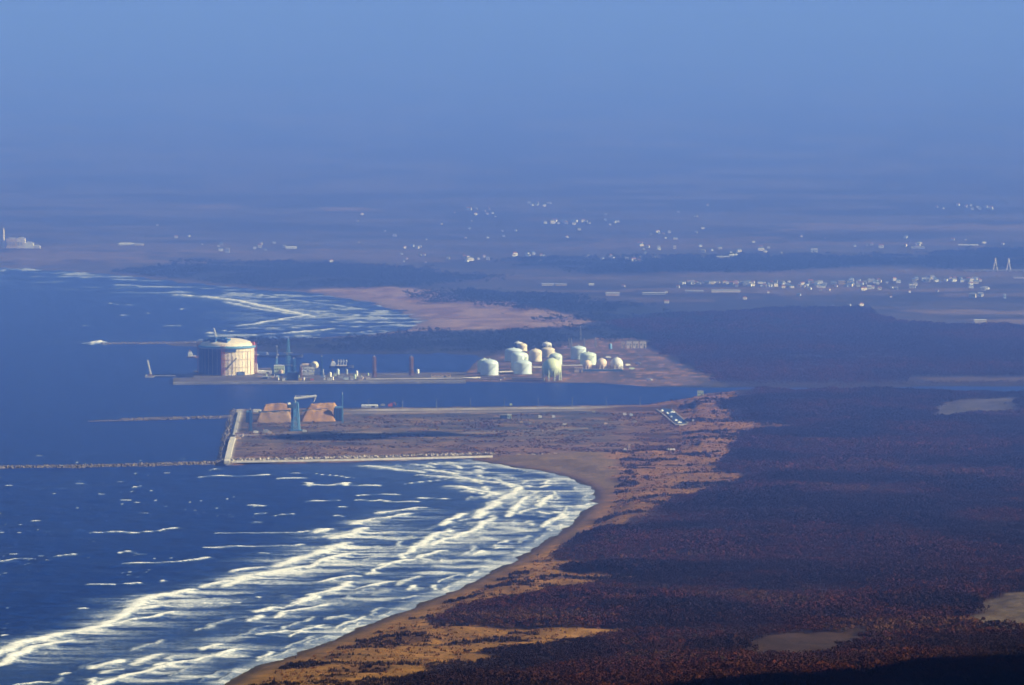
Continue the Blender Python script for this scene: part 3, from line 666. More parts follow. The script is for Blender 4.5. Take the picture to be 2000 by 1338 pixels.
patch('reclaimed_land', [(437, 903), (1330, 880), (1322, 790), (462, 799)], GZ, 240, 90, fill_cover)
def quay_cover(X, Y, u, v):
    C = np.zeros(X.shape + (3,)); C[:] = (.10, .088, .082); a, b = fbm(X, Y, 30, 4, 411), fbm(X / 3, Y, 12, 3, 412)
    C = mixc(C, sstep(.5, .65, a) * .7, (.16, .135, .12)); C = mixc(C, sstep(.55, .7, b) * .7, (.08, .07, .065))
    C = mixc(C, (1 - sstep(.05, .12, v)), (.22, .21, .20)); return C
patch('quay', [(338, 747), (910, 744.5), (910, 727), (338, 738)], GZ, 160, 12, quay_cover)
patch('quay', [(378, 738.2), (530, 736), (530, 718), (378, 724)], GZ - .15, 50, 14, quay_cover)
patch('quay', [(640, 736), (880, 735), (880, 727), (640, 729)], GZ - .2, 60, 8, quay_cover)

u, v = 1 - rng.rand(14000) ** 1.4 * .999, rng.rand(14000) ** 1.3; q = W2([(437, 903), (1330, 880), (1322, 790), (462, 799)], GZ)
PP = (1 - v)[:, None] * ((1 - u)[:, None] * q[0] + u[:, None] * q[1]) + v[:, None] * ((1 - u)[:, None] * q[3] + u[:, None] * q[2]); u, k = u, (fbm(PP[:, 0], PP[:, 1], 40, 4, 406) > .5) & (v < .82) & (u > .03)
PP, u = PP[k], u[k]
weeds = scatter('yard_weeds', TUFTS, np.stack([PP[:, 0], PP[:, 1], np.full(len(PP), GZ - .1)], 1), rng.uniform(.4, 1.4, len(PP)), np.clip(rng.normal(.42, .25, len(PP)), 0, 1), M_TUFT)
tag(weeds, 'rough weeds and brown grass tufts over the open reclaimed land', 'weeds')

# ------------------------------------------------------------------ materials of the works
M_CONC = mat('concrete', (.42, .40, .37), .85, .3, 5); M_PALE = mat('pale_concrete', (.62, .58, .52), .85, .3, 4); M_ROCK = mat('armour_rock', (.20, .17, .155), .9, .5, 3)
M_TETRA = mat('pale_armour', (.50, .44, .38), .9, .5, 3); M_WHITE = mat('white_paint', (.80, .80, .77), .5, .12, 6); M_CREAM = mat('cream_paint', (.80, .70, .56), .5, .15, 8)
M_BLUEW = mat('blue_white_paint', (.62, .74, .82), .5, .12, 8); M_GREEN = mat('pale_green_paint', (.66, .74, .52), .5, .12, 8); M_MINT = mat('mint_paint', (.64, .75, .72), .5, .12, 8)
M_PINK = mat('warm_white_paint', (.82, .66, .56), .5, .15, 6); M_RED = mat('red_scaffold', (.45, .11, .09), .6, .3, 3); M_STEEL = mat('grey_steel', (.30, .32, .33), .5, .2, 4, .2)
M_BLUE = mat('blue_steel', (.03, .12, .30), .5, .25, 5); M_LBLUE = mat('light_blue_steel', (.13, .32, .55), .5, .25, 5); M_NAVY = mat('navy_cladding', (.020, .055, .14), .6, .3, 6)
M_PANEL = mat('panel_blue', (.03, .08, .22), .9, .3, 6); M_CHIP = mat('wood_chips', (.44, .24, .09), .95, .35, 5); M_CHIPD = mat('dark_wood_chips', (.30, .19, .10), .95, .35, 5)
M_DARK = mat('dark_hull', (.03, .04, .07), .5, .3, 6); M_RUST = mat('brown_steel', (.24, .13, .09), .7, .3, 4); M_TAN = mat('tan_wall', (.60, .46, .34), .8, .2, 6)
M_YEL = mat('yellow_paint', (.62, .42, .06), .5, .2, 3); M_ORANGE = mat('orange_paint', (.60, .13, .05), .5, .2, 3); M_GREY = mat('grey_wall', (.36, .37, .40), .8, .2, 5)
M_LGREEN = mat('pale_green_wall', (.55, .66, .45), .8, .2, 5)

# ------------------------------------------------------------------ breakwaters and armour stone
def rubble(name, label, path, width, height, size, count, m, z0=-1.5, core=True):
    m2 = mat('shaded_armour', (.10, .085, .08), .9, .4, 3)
    P = resample(W2(path), 5); b = MB(); n = len(P)
    tg = np.gradient(P, axis=0); tg /= np.linalg.norm(tg, axis=1)[:, None]; nr = np.stack([-tg[:, 1], tg[:, 0]], 1)
    if core:
        prof = [(-width, z0), (-width * .35, height * .7), (width * .35, height * .7), (width, z0)]; k = len(prof)
        vs = [(P[i, 0] + nr[i, 0] * o, P[i, 1] + nr[i, 1] * o, z) for i in range(n) for o, z in prof]
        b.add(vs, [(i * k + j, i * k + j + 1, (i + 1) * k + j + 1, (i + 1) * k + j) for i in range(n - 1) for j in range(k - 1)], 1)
    for _ in range(count):
        i = rng.randint(n); o = rng.uniform(-1, 1); zz = z0 + (height * .75 - z0) * (1 - abs(o) ** 1.3); s = size * rng.uniform(.6, 1.5)
        c = Vector((P[i, 0] + nr[i, 0] * o * width + rng.uniform(-3, 3), P[i, 1] + nr[i, 1] * o * width + rng.uniform(-3, 3), zz))
        vs = [tuple(c + Vector(d) * s * rng.uniform(.7, 1.2)) for d in ((1, 0, 0), (-1, 0, 0), (0, 1, 0), (0, -1, 0), (0, 0, 1), (0, 0, -.6))]
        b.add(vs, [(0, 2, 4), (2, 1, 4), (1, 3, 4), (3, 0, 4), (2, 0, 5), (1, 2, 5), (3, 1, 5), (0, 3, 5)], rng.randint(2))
    return tag(b.build(name, [m, m2]), label, kind='stuff')
rubble('breakwater', 'long dark rubble breakwater running out to sea from the reclaimed land', [(-160, 918), (0, 915), (150, 913), (300, 909.5), (440, 905)], 7, 3.2, 1.6, 2600, M_ROCK)
rubble('breakwater', 'thin brown breakwater reaching into the calm harbour water', [(240, 821.5), (330, 819), (450, 816)], 6, 3.0, 1.5, 1100, M_ROCK)
rubble('breakwater', 'low dark end of the thin harbour breakwater', [(176, 823.5), (246, 821.6)], 3, 1.2, 1.0, 250, M_ROCK)
rubble('tetrapods', 'pale tetrapod armour piled along the sea face of the reclaimed land', [(436, 904.5), (520, 903), (700, 899), (830, 895.5), (962, 892)], 9, 4.4, 2.5, 3200, M_TETRA)
rubble('tetrapods', 'dark armour stone along the left edge of the reclaimed land', [(432, 902), (440, 868), (449, 835), (458, 802)], 5, 3.0, 1.7, 900, M_ROCK)
rubble('breakwater', 'far breakwater closing off the harbour below the distant bay', [(200, 672.5), (260, 672), (400, 670)], 6, 2.4, 1.8, 700, M_ROCK)

def wall_along(name, label, path, w, z0, z1, m, cat='sea wall'):
    P = resample(W2(path, z1), 30); P = np.vstack([P, W2(path, z1)[-1]]); b = MB()
    for i in range(len(P) - 1):
        d = P[i + 1] - P[i]; L = np.hypot(*d); c = (P[i] + P[i + 1]) / 2
        b.box((c[0], c[1], z0), (L + .02, w, z1 - z0), math.atan2(d[1], d[0]))
    return tag(b.build(name, m), label, cat)
wall_along('sea_wall', 'pale concrete sea wall along the near left corner of the reclaimed land', [(443, 901), (452, 862), (456, 853)], 7, 2.5, 6.0, M_PALE)
wall_along('sea_wall', 'grey concrete sea wall along the left edge beside the dark cargo hopper', [(457, 850), (468, 803)], 4, 2.5, 5.2, M_CONC)
wall_along('sea_wall', 'thin pale parapet along the tetrapods of the reclaimed land', [(452, 900), (700, 896), (962, 889.5)], 2.2, 2.5, 5.0, M_PALE)
# concrete blocks in a row
proto = None
for i, px in enumerate(np.linspace(1013, 1198, 14)):
    py = 889.5 - (px - 1010) * .027; p = at(px, py, GZ + .3)
    if proto is None:
        b = MB(); b.box((0, 0, -1), (6.2, 5, 2.6), 0, 0, .94); proto = b.build('concrete_block', M_PALE); o = proto
    else: o = proto.copy(); COL.objects.link(o)
    o.location = p; o.rotation_euler = (0, 0, rng.uniform(-.12, .12)); o.scale = (rng.uniform(.7, 1.15), 1, rng.uniform(.75, 1.1))
    tag(o, 'pale concrete block in the dashed row along the beach behind the tetrapods', 'concrete block', 'row of concrete blocks along the beach')

# ------------------------------------------------------------------ storage tanks
def storage_tank(cx, w, rooft, wallt, base, m, label, z=GZ, stair=True):
    k = mpp(base, z); r = w * k / 2; H = (base - wallt) * k; dh = max(1.5, (wallt - rooft) * k - r * .12)
    p = at(cx, base, z); p.y += r * .9
    t = thing('storage_tank', label, 'storage tank', p, 0, 'storage tanks of the harbour')
    b = MB(); b.lathe((0, 0, -1.5), [(r, 0), (r, H + 1.5)], 40); sh_ = b.build('shell', m, t, True)
    b = MB(); n = 7; b.lathe((0, 0, H), [(r * 1.015, 0), (r * 1.015, .5)] + [(max(.05, r * math.cos(a)), .5 + dh * math.sin(a)) for a in [PI / 2 * j / n for j in range(1, n + 1)]], 40); rf_ = b.build('roof', m, t, True)
    b = MB(); b.lathe((0, 0, -1.4), [(r * 1.08, 0), (r * 1.08, 1.8)], 32); b.build('foundation', M_CONC, t)
    b = MB()
    for j in range(1, int(H / 3.2)): b.lathe((0, 0, j * 3.2), [(r + .16, 0), (r + .16, .3)], 40)
    b.build('wind_girder', m, sh_)
    b = MB(); b.lathe((0, 0, H + dh + .3), [(r * .09, 0), (r * .09, 1.2), (r * .05, 1.6)], 10)
    b.build('vent', m, rf_)
    if stair:
        b = MB(); N = 14; a0 = -2.1
        for j in range(N):
            a1, a2 = a0 + 1.3 * j / N, a0 + 1.3 * (j + 1) / N; z1, z2 = H * j / N, H * (j + 1) / N
            b.bar((math.cos(a1) * (r + .5), math.sin(a1) * (r + .5), z1), (math.cos(a2) * (r + .5), math.sin(a2) * (r + .5), z2), .32, 4)
        b.build('stair', M_STEEL, sh_)
    return t
for a in [(946, 27, 700, 710, 727, M_MINT, 'mint roofed storage tank half hidden behind the blue-white tank nearest the water inlet'),
          (956, 35, 701, 712, 733, M_BLUEW, 'blue-white storage tank with pale roof standing alone at the left end of the tank farm'),
          (1012, 17, 667, 672, 680, M_WHITE, 'small white tank topmost and leftmost of the tank farm'),
          (1020, 19, 670, 676, 686, M_CREAM, 'small cream tank just below the topmost white tank on the left'),
          (1003, 34, 679, 686, 706, M_BLUEW, 'wide blue-white tank with flat cone roof at the back of the left cluster'),
          (1011, 26, 687, 695, 724, M_BLUEW, 'tall blue tank squeezed in the middle of the left cluster'),
          (1019, 26, 687, 698, 718, M_MINT, 'mint tank with rounded roof right behind the front tank of the left cluster'),
          (1021, 35, 703, 711, 731, M_BLUEW, 'blue-white tank at the front of the left cluster'),
          (1046, 25, 681, 689, 706, M_CREAM, 'cream tank standing by itself between the two tall clusters'),
          (1068, 19, 668, 673, 683, M_WHITE, 'little white tank peeping out at the back above the cream tank of the middle cluster'),
          (1070, 27, 678, 684, 698, M_CREAM, 'cream tank at the back of the cluster behind the green sphere'),
          (1085, 26, 689, 698, 713, M_MINT, 'pale tank right behind the green sphere'),
          (1130, 30, 675, 682, 702, M_BLUEW, 'blue-white tank at the back of the right-hand pair'),
          (1149, 32, 687, 695, 713, M_MINT, 'mint-white tank at the front of the right-hand pair above the small sphere')]:
    storage_tank(*a)
def gas_sphere(cx, cy, rpx, base, m, label, leg=M_STEEL):
    k = mpp(base, GZ); r = rpx * k; h = (base - cy) * k; p = at(cx, base, GZ); p.y += r * .7
    t = thing('spherical_tank', label, 'spherical tank', p, 0, 'spherical gas tanks')
    b = MB(); b.sphere((0, 0, h), r, 32, 20); sp_ = b.build('sphere', m, t, True)
    b = MB(); b.lathe((0, 0, h - .4), [(r * 1.02, 0), (r * 1.02, .8)], 32); b.build('equator_ring', m, sp_)
    me = None
    for j in range(10):
        a = 2 * PI * j / 10
        if me is None: b = MB(); b.bar((r * .96, 0, -1), (r * .96, 0, h), .55 + r * .01, 8); o = b.build('leg', m, t); me = o.data
        else: o = bpy.data.objects.new('leg', me); COL.objects.link(o); o.parent = t
        o.rotation_euler = (0, 0, a)
    b = MB()
    for j in range(10):
        a, c = 2 * PI * j / 10, 2 * PI * (j + 1) / 10; q = r * .96
        b.bar((q * math.cos(a), q * math.sin(a), 0), (q * math.cos(c), q * math.sin(c), h * .7), .18, 4); b.bar((q * math.cos(c), q * math.sin(c), 0), (q * math.cos(a), q * math.sin(a), h * .7), .18, 4)
    b.build('cross_brace', leg, t)
    b = MB(); b.lathe((0, 0, h + r * .99), [(r * .16, 0), (r * .16, 1.2)], 12); b.build('top_platform', leg, sp_)
gas_sphere(1077.5, 719, 19, 742, M_GREEN, 'big pale green spherical tank on legs beside the quay edge')
gas_sphere(1147, 712.5, 9, 722, M_PINK, 'smallest and leftmost of the three warm white spheres')
gas_sphere(1175, 711, 11, 722, M_PINK, 'middle one of the three warm white spheres')
gas_sphere(1204.5, 711, 12.5, 722, M_WHITE, 'largest and rightmost of the three warm white spheres')

# ------------------------------------------------------------------ the big tank under construction
k = mpp(733, GZ); R = 107 * k / 2; HH = 57 * k; p = at(441, 733.5, GZ); p.y += R
t = thing('gas_tank', 'huge concrete gas tank under construction, cream dome, red scaffolding, blue panels on left half', 'gas tank', p)
b = MB(); b.lathe((0, 0, -2), [(R, 0), (R, HH + 2)], 72); b.build('wall', M_CREAM, t, True)
b = MB(); b.lathe((0, 0, HH), [(R * .97, 0)] + [(max(.1, R * .97 * math.cos(a)), .2 + 10.5 * math.sin(a)) for a in [PI / 2 * j / 10 for j in range(1, 11)]], 72); b.build('dome', M_CREAM, t, True)
b = MB(); b.lathe((0, 0, HH - 3.8), [(R + .2, 0), (R + 2.4, .4), (R + 2.4, 3.2), (R + .2, 3.6)], 60); b.build('ring_walkway', M_LBLUE, t)
def panel_arc(r, a0, a1, z0, z1, n=20, th=.5):
    b = MB()
    for j in range(n):
        a, c = a0 + (a1 - a0) * j / n, a0 + (a1 - a0) * (j + 1) / n - .006; vs = []
        for q in (r, r + th):
            for z in (z0, z1):
                for x in (a, c): vs.append((q * math.cos(x), q * math.sin(x), z))
        b.add(vs, [(0, 1, 3, 2), (4, 6, 7, 5), (0, 4, 5, 1), (2, 3, 7, 6), (0, 2, 6, 4), (1, 5, 7, 3)])
    return b
aL, aM = math.radians(180), math.radians(263)
for j in range(8):                        # dark blue panels over the left half
    a0 = aL + (aM - aL) * j / 8; a1 = aL + (aM - aL) * (j + 1) / 8 - .015
    panel_arc(R + .9, a0, a1, .5, HH - 4.5, 4, .25).build('netting_panel', M_PANEL, t)
panel_arc(R + .8, aM, math.radians(292), HH - 8.5, HH - 4.5, 8, .6).build('netting_panel', M_PANEL, t)
def scaffold(ang, w=4.5, m=M_RED):
    b = MB(); q = R + 2.2; ca, sa = math.cos(ang), math.sin(ang); T = Vector((-sa, ca, 0)); c = Vector((ca * q, sa * q, 0)); N = Vector((ca, sa, 0))
    cs = [c + T * w / 2 + N * 1.4, c - T * w / 2 + N * 1.4, c - T * w / 2 - N * 1.2, c + T * w / 2 - N * 1.2]
    for q in cs: b.bar(q, q + Vector((0, 0, HH + 3)), .32, 4)
    n = 14
    for j in range(n):
        z0, z1 = HH * j / n, HH * (j + 1) / n
        for u, v in ((0, 1), (1, 2), (2, 3), (3, 0)):
            b.bar(cs[u] + Vector((0, 0, z1)), cs[v] + Vector((0, 0, z1)), .22, 4)
            b.bar(cs[u] + Vector((0, 0, z0)), cs[v] + Vector((0, 0, z1)), .18, 4)
    return b
for a in (181, 264.5, 358.5): scaffold(math.radians(a)).build('scaffold_tower', M_RED, t)
b = MB()
for i in range(10):                       # zigzag stair up the lit face
    a0, a1 = math.radians(270 + i * 2.3), math.radians(270 + (i + 1) * 2.3); z0, z1 = 8 + i * 1.9, 8 + (i + 1) * 1.9; q = R + 1
    b.bar((q * math.cos(a0), q * math.sin(a0), z0), (q * math.cos(a1), q * math.sin(a1), z1), .7, 4)
b.build('stair', M_STEEL, t)
for j_, a_ in enumerate((276, 283, 291, 299, 307, 315, 323, 331, 339, 347)):
    b = MB(); am = math.radians(a_); b.box((math.cos(am) * (R + .1), math.sin(am) * (R + .1), 0), (.5, .5, HH - 5), am); b.build('wall_rib', M_PINK if j_ != 7 else M_RED, t)
for z_ in (12, 24, 36):
    panel_arc(R + .12, math.radians(266), math.radians(357), z_, z_ + .7, 24, .5).build('pour_joint', M_TAN, t)
b = MB(); am = math.radians(303); b.box((math.cos(am) * (R - .6), math.sin(am) * (R - .6), 0), (3, 13, 5.5), am); b.build('entrance', M_NAVY, t)
for a, z in ((285, 30), (320, 36), (332, 20)):
    b = MB(); am = math.radians(a); b.bar((math.cos(am) * (R + .5), math.sin(am) * (R + .5), 2), (math.cos(am) * (R + .5), math.sin(am) * (R + .5), z), .35, 5); b.build('pipe', M_TAN, t)
b = MB()
for j in range(14):                       # work decks on the dome's left side
    a = math.radians(165 + j * 8.5); q = R * rng.uniform(.45, .8); b.box((q * math.cos(a), q * math.sin(a), HH + 1), (10, 6, 9.5 * (1 - q / R) + 6.5), rng.uniform(0, 3))
b.build('work_deck', M_BLUE, t)
b = MB()
for j in range(5): 
    a = math.radians(-12 + j * 5); q = R * .97; b.box((q * math.cos(a), q * math.sin(a), HH - 4), (5, 3, 9 - j), a)
b.build('red_hoist', M_ORANGE, t)
b = MB()
for j in range(9): b.bar((-16 + j * 4.4, -R * .35, HH + 7.5 - .05 * j * j), (-12 + j * 4.4, -R * .35, HH + 10.5 - .1 * j * j), .6, 4)
b.bar((-18, -R * .35, HH + 9), (22, -R * .35, HH + 5), .8, 4); b.build('roof_gantry', M_RUST, t)
# tower crane at its side
p2 = at(422, 733.5, GZ); t = thing('tower_crane', 'pale tower crane with thin leaning mast rising over the big concrete tank', 'crane', (p2.x, p2.y + R * 1.1, GZ))
def lattice(b, a, c, w0, w1, n, r=.2):
    a, c = Vector(a), Vector(c); d = (c - a).normalized(); u = d.orthogonal().normalized(); v = d.cross(u); pr = None
    for j in range(n + 1):
        f = j / n; w = (w0 + (w1 - w0) * f) / 2; o = a.lerp(c, f); q = [o + u * w + v * w, o - u * w + v * w, o - u * w - v * w, o + u * w - v * w]
        if pr:
            for i in range(4):
                b.bar(pr[i], q[i], r, 4); b.bar(pr[i], q[(i + 1) % 4], r * .7, 3); b.bar(q[i], q[(i + 1) % 4], r * .7, 3)
        pr = q
b = MB(); lattice(b, (0, 0, -1), (-.5, 0, HH + 9), 3.0, 2.6, 14, .35); b.build('mast', M_STEEL, t)
b = MB(); lattice(b, (-.5, 0, HH + 8), (-5.5, 0, HH + 26), 2.2, 1.0, 8, .3); b.build('jib', M_WHITE, t)
b = MB(); b.box((1, 0, HH + 7), (4.5, 3.5, 3.4)); b.build('cab', M_RUST, t)

# ------------------------------------------------------------------ things along the north quay
def boxes(b, lst):
    for c, d, m in lst: b.box(c, d, 0, m)
def building(name, label, cat, px0, px1, ytop, ybase, depth, wall, roof, z=GZ, gable=0.0, door=True, windows=0, group=None, dy=0):
    k = mpp(ybase, z); w = (px1 - px0) * k; h = (ybase - ytop) * k; p = at((px0 + px1) / 2, ybase, z)
    t = thing(name, label, cat, (p.x, p.y + depth / 2 + dy, z), 0, group)
    b = MB(); b.box((0, 0, -1), (w, depth, h * (1 - gable) + 1)); wl_ = b.build('wall', wall, t)
    b = MB(); g = h * gable; hz = h - g
    if g > 0: b.add([(-w / 2 - .3, -depth / 2 - .4, hz), (w / 2 + .3, -depth / 2 - .4, hz), (w / 2 + .3, depth / 2 + .4, hz), (-w / 2 - .3, depth / 2 + .4, hz), (-w / 2 - .3, 0, h), (w / 2 + .3, 0, h)],
                    [(0, 1, 5, 4), (2, 3, 4, 5), (0, 4, 3), (1, 2, 5), (3, 2, 1, 0)])
    else: b.box((0, 0, h + .003), (w + .5, depth + .5, .5))
    b.build('roof', roof, t)
    if door: b = MB(); b.box((w * .22, -depth / 2 - .05, -.5), (min(4, w * .2), .3, min(4.5, h * .5))); b.build('door', M_DARK, wl_)
    me = None
    for i in range(windows):
        if me is None: b = MB(); b.box((0, -depth / 2 - .04, h * .45), (w / windows * .45, .25, min(2.2, h * .22))); o = b.build('window', M_NAVY, wl_); me = o.data
        else: o = bpy.data.objects.new('window', me); COL.objects.link(o); o.parent = wl_
        o.location.x = -w / 2 + w * (i + .5) / windows
    return t
building('control_building', 'pale green building between the big tank and the pipe rack', 'building', 535, 555, 714.5, 729, 14, M_LGREEN, M_WHITE, windows=4)
building('shed', 'long low white shed at the right foot of the big concrete tank', 'shed', 504, 531, 723.5, 729, 8, M_WHITE, M_WHITE, gable=.35)
building('hut', 'small red hut against the right side of the big concrete tank', 'hut', 497, 505, 719, 728, 6, M_RUST, M_RUST, door=False)
building('shed', 'low grey shed left of the pair of posts by the quay end', 'shed', 512, 524, 735, 740, 7, M_GREY, M_CONC, gable=.3)
for px, y0, y1, lab in ((499, 711, 720, 'white vent post beside the red hut'), (502, 712, 721, 'shorter white vent post right of the red hut')):
    q = at(px, 728, GZ); k = mpp(728); b = MB(); b.bar((0, 0, 0), (0, 0, (728 - y0) * k), .9, 8); b.bar((0, 0, (728 - y0) * k), (0, 0, (728 - y0) * k + 1), 1.3, 8)
    o = b.build('vent_post', M_WHITE); o.location = (q.x, q.y - 2, GZ); tag(o, lab, 'vent post')
q = at(549, 729, GZ); b = MB(); b.lathe((0, 0, 0), [(3.6, 0), (3.6, 4.5), (2.5, 5.6), (.1, 6)], 20); o = b.build('round_vat', M_TAN, smooth=True); o.location = (q.x, q.y - 4, GZ); tag(o, 'round tan vat in front of the pale green building', 'vat')
# horizontal vessel with round end, on a long rack of posts
q = at(607, 733, GZ); k = mpp(733, GZ)
t = thing('gas_vessel', 'cream horizontal vessel with a bright round end above the row of posts', 'gas vessel', (q.x, q.y + 10, GZ))
b = MB(); prof = [(5.2, x) for x in (0, 19)]
n = 20; vs = []; fs = []
for i, (x, r) in enumerate([(-17, .1), (-16.4, 2), (-15, 3.6), (-13, 4.2), (6, 4.4)]):
    for j in range(n): a = 2 * PI * j / n; vs.append((x, r * math.cos(a), 13.5 + r * math.sin(a)))
for i in range(4):
    for j in range(n): fs.append((i * n + j, i * n + (j + 1) % n, (i + 1) * n + (j + 1) % n, (i + 1) * n + j))
b.add(vs, fs); b.build('shell', M_TAN, t, True)
b = MB(); b.sphere((5.5, -1, 14.8), 6.4, 24, 16); b.build('round_end', M_CREAM, t, True)
for i in range(4): b = MB(); b.box((-14 + i * 6.2, 0, 0), (1.2, 5, 10)); b.build('support', M_CONC, t)
t = thing('pipe_rack', 'long rack of closely set pale posts below the cream vessel', 'pipe rack', (q.x, q.y + 1, GZ))
me = None
for i in range(19):
    if me is None: b = MB(); b.bar((0, 0, -.5), (0, 0, 13), .55, 6); o = b.build('post', M_WHITE, t); me = o.data
    else: o = bpy.data.objects.new('post', me); COL.objects.link(o); o.parent = t
    o.location.x = -16.5 + i * 2.0; o.scale.z = 1 - .028 * max(0, i - 9)
b = MB(); b.box((-4, 0, 9), (27, .9, .6)); b.box((0, 0, 4), (35, .9, .6)); b.build('beam', M_STEEL, t)
b = MB(); b.box((-1, 2.5, 0), (37, 3, 4.5)); b.build('plinth', M_NAVY, t)
def tower(px, ytop, ybase, w0, w1, m, label, name='lattice_tower', cat='tower', z=GZ, platforms=0, r=.28, dy=0, n=10):
    k = mpp(ybase, z); h = (ybase - ytop) * k; q = at(px, ybase, z); t = thing(name, label, cat, (q.x, q.y + dy, z))
    b = MB(); lattice(b, (0, 0, -1), (0, 0, h), w0, w1, n, r); b.build('frame', m, t)
    for i in range(platforms): b = MB(); b.box((0, 0, h * (.35 + .3 * i)), (w0 * 1.6, w0 * 1.3, .8)); b.build('platform', M_STEEL, t)
    b = MB(); b.bar((0, 0, h), (0, 0, h + 3), .25, 5); b.build('tip', M_WHITE, t)
    return t
tower(563, 662, 741, 8.5, 1.8, M_LBLUE, 'tall pale lattice mast with platforms rising above the pipe rack', platforms=2, r=.5, n=14)
tower(541, 678, 714, 1.8, 1.0, M_STEEL, 'thin lightning mast behind the pale green building', r=.3)
tower(540.5, 700, 728, 2.4, 2.0, M_LBLUE, 'short thin mast at the left of the pale green building', r=.3)
tower(628.5, 697, 733, 2.0, 1.4, M_BLUE, 'thin dark mast at the right end of the post rack', r=.4)
tower(731, 697, 737, 4.2, 3.6, M_RUST, 'brown square column tower left of its twin on the empty quay', platforms=1, r=.75)
tower(803.5, 697, 733, 4.6, 4.0, M_RUST, 'brown square column tower right of its twin on the empty quay', platforms=1, r=.75)
tower(574, 701, 741, 5.0, 4.0, M_BLUE, 'blue loading tower beside the tall pale mast', platforms=2, r=.7, name='loading_tower')
tower(588, 716, 742, 3.0, 2.5, M_RUST, 'short rusty loading arm in front of the post rack', r=.5, name='loading_gantry', cat='loading gantry')
for i, px in enumerate((1111, 1116, 1141, 1163, 1134)):
    tower(px, (664, 664, 664, 663, 640)[i], (679, 679, 679, 678, 664)[i], 2, 1.2, M_STEEL, ['thin grey mast behind the tanks, leftmost', 'thin grey mast just right of the leftmost mast', 'thin grey mast above the right-hand tank pair', 'thin grey mast right of the right-hand tank pair', 'tall far mast on the dark pine belt'][i], r=.3, name='mast', cat='mast')
# blue pump house under the loading tower
building('pump_house', 'dark blue pump house at the foot of the loading tower', 'pump house', 561, 583, 728, 742, 6, M_NAVY, M_BLUE, door=False, windows=3)
# plant in front: small tanks, cabins and pipes, each a thing of its own
SM = [('cabin', 'white', 'two-storey cabin right of the post rack', 632, 635, 733, 742, M_WHITE), ('cabin', 'white', 'wide cabin with dark windows near the quay edge', 639, 648, 738, 743, M_WHITE),
      ('kiosk', 'pale green', 'kiosk between the small vessels', 652, 657, 729, 735, M_LGREEN), ('container', 'red', 'container before the rack of posts', 606, 612, 739, 743, M_ORANGE),
      ('container', 'yellow', 'container at the left of the red container', 583, 589, 738, 743, M_YEL), ('shed', 'grey', 'shed in the middle of the plant', 661, 670, 733, 739, M_GREY),
      ('cabin', 'cream', 'cabin at the right part of the plant', 684, 690, 735, 742, M_CREAM), ('cabin', 'tan', 'cabin at the right end of the plant', 700, 708, 737, 743, M_TAN),
      ('shed', 'blue-white', 'shed below the moored ship', 672, 681, 737, 742, M_BLUEW), ('container', 'white', 'container at the quay under the pale mast', 551, 557, 739, 744, M_WHITE)]
for nm, c, lab, a, b_, y0, y1, m in SM: building(nm, f'small {c} {lab}', nm, a, b_, y0, y1, 4, m, M_CONC, door=False, windows=2 if nm == 'cabin' else 0)
for i, (px, py, r, h, m, lab) in enumerate([(645, 736, 2.2, 6, M_WHITE, 'small white upright vessel left of the pale green kiosk'), (650, 742, 1.6, 4, M_CREAM, 'small cream upright vessel by the quay edge'), (660, 731, 2.4, 7, M_MINT, 'small mint upright vessel right of the kiosk'),
                                       (677, 731, 2.0, 7, M_STEEL, 'grey upright vessel behind the blue-white shed'), (693, 740, 2.3, 6, M_LGREEN, 'pale green upright vessel near the cream cabin'), (697, 735, 1.8, 8, M_WHITE, 'slim white upright vessel near the right end of the plant'),
                                       (816, 729, 2.4, 5, M_WHITE, 'white round vessel at the foot of the right brown tower'), (1192, 681, 2.6, 7, M_LBLUE, 'small turquoise vessel behind the spheres')]):
    q = at(px, py, GZ); b = MB(); b.lathe((0, 0, 0), [(r, -.5), (r, h), (r * .7, h + r * .5), (.1, h + r * .7)], 14); o = b.build('vessel', m, smooth=True); o.location = q; tag(o, lab, 'vessel')
wall_along('pipeline', 'long pale pipeline and kerb along the edge of the empty quay', [(715, 739.5), (900, 737.5), (978, 741)], 1.6, GZ - .4, GZ + 1.2, M_PALE, 'pipeline')
building('depot', 'long low tan depot beside the tank farm entrance', 'depot', 842, 880, 731, 737, 10, M_TAN, M_RUST, windows=5)
building('office', 'low red-brown office below the right-hand tank pair', 'office', 1122, 1138, 716, 727, 9, M_TAN, M_RUST, windows=4)
building('platform_wall', 'long blue wall base under the three warm white spheres', 'retaining wall', 1138, 1216, 721.5, 725, 5, M_BLUE, M_CONC, door=False)
for i, (a, b_) in enumerate(((1214, 1221), (1224, 1234), (1236, 1247), (1250, 1262))):
    building('silo_house', ['small pale silo house, first in the row behind the tank farm', 'pale silo house with dark legs, second in the row', 'pale silo house with dark legs, third in the row', 'widest pale silo house closing the row'][i], 'silo house', a, b_, 667 + (i == 0) * 2, 680, 8, M_TAN if i == 0 else M_CREAM, M_CONC, windows=2)
for px, py, m, lab in [(1268, 744, M_WHITE, 'white truck parked on the scrub near the channel'), (1226, 715, M_WHITE, 'white truck right of the largest sphere'), (1234, 722, M_LGREEN, 'green truck beside the sphere platform'), (1246, 712, M_GREY, 'grey truck on the scrub behind the spheres'),
                       (1188, 700, M_WHITE, 'white truck behind the middle sphere')]:
    q = at(px, py, GZ); t = thing('truck', lab, 'truck', (q.x, q.y, GZ), rng.uniform(-.4, .4))
    b = MB(); b.box((-1, 0, .8), (6, 2.4, 2.7)); b.build('body', m, t); b = MB(); b.box((3.2, 0, .8), (2, 2.3, 2.1), 0, 0, .9); b.build('cab', m, t)
    for x in (-3, 3):
        for y in (-1.1, 1.1): b = MB(); b.bar((x, y - .2, .5), (x, y + .2, .5), .55, 10); b.build('wheel', M_DARK, t)

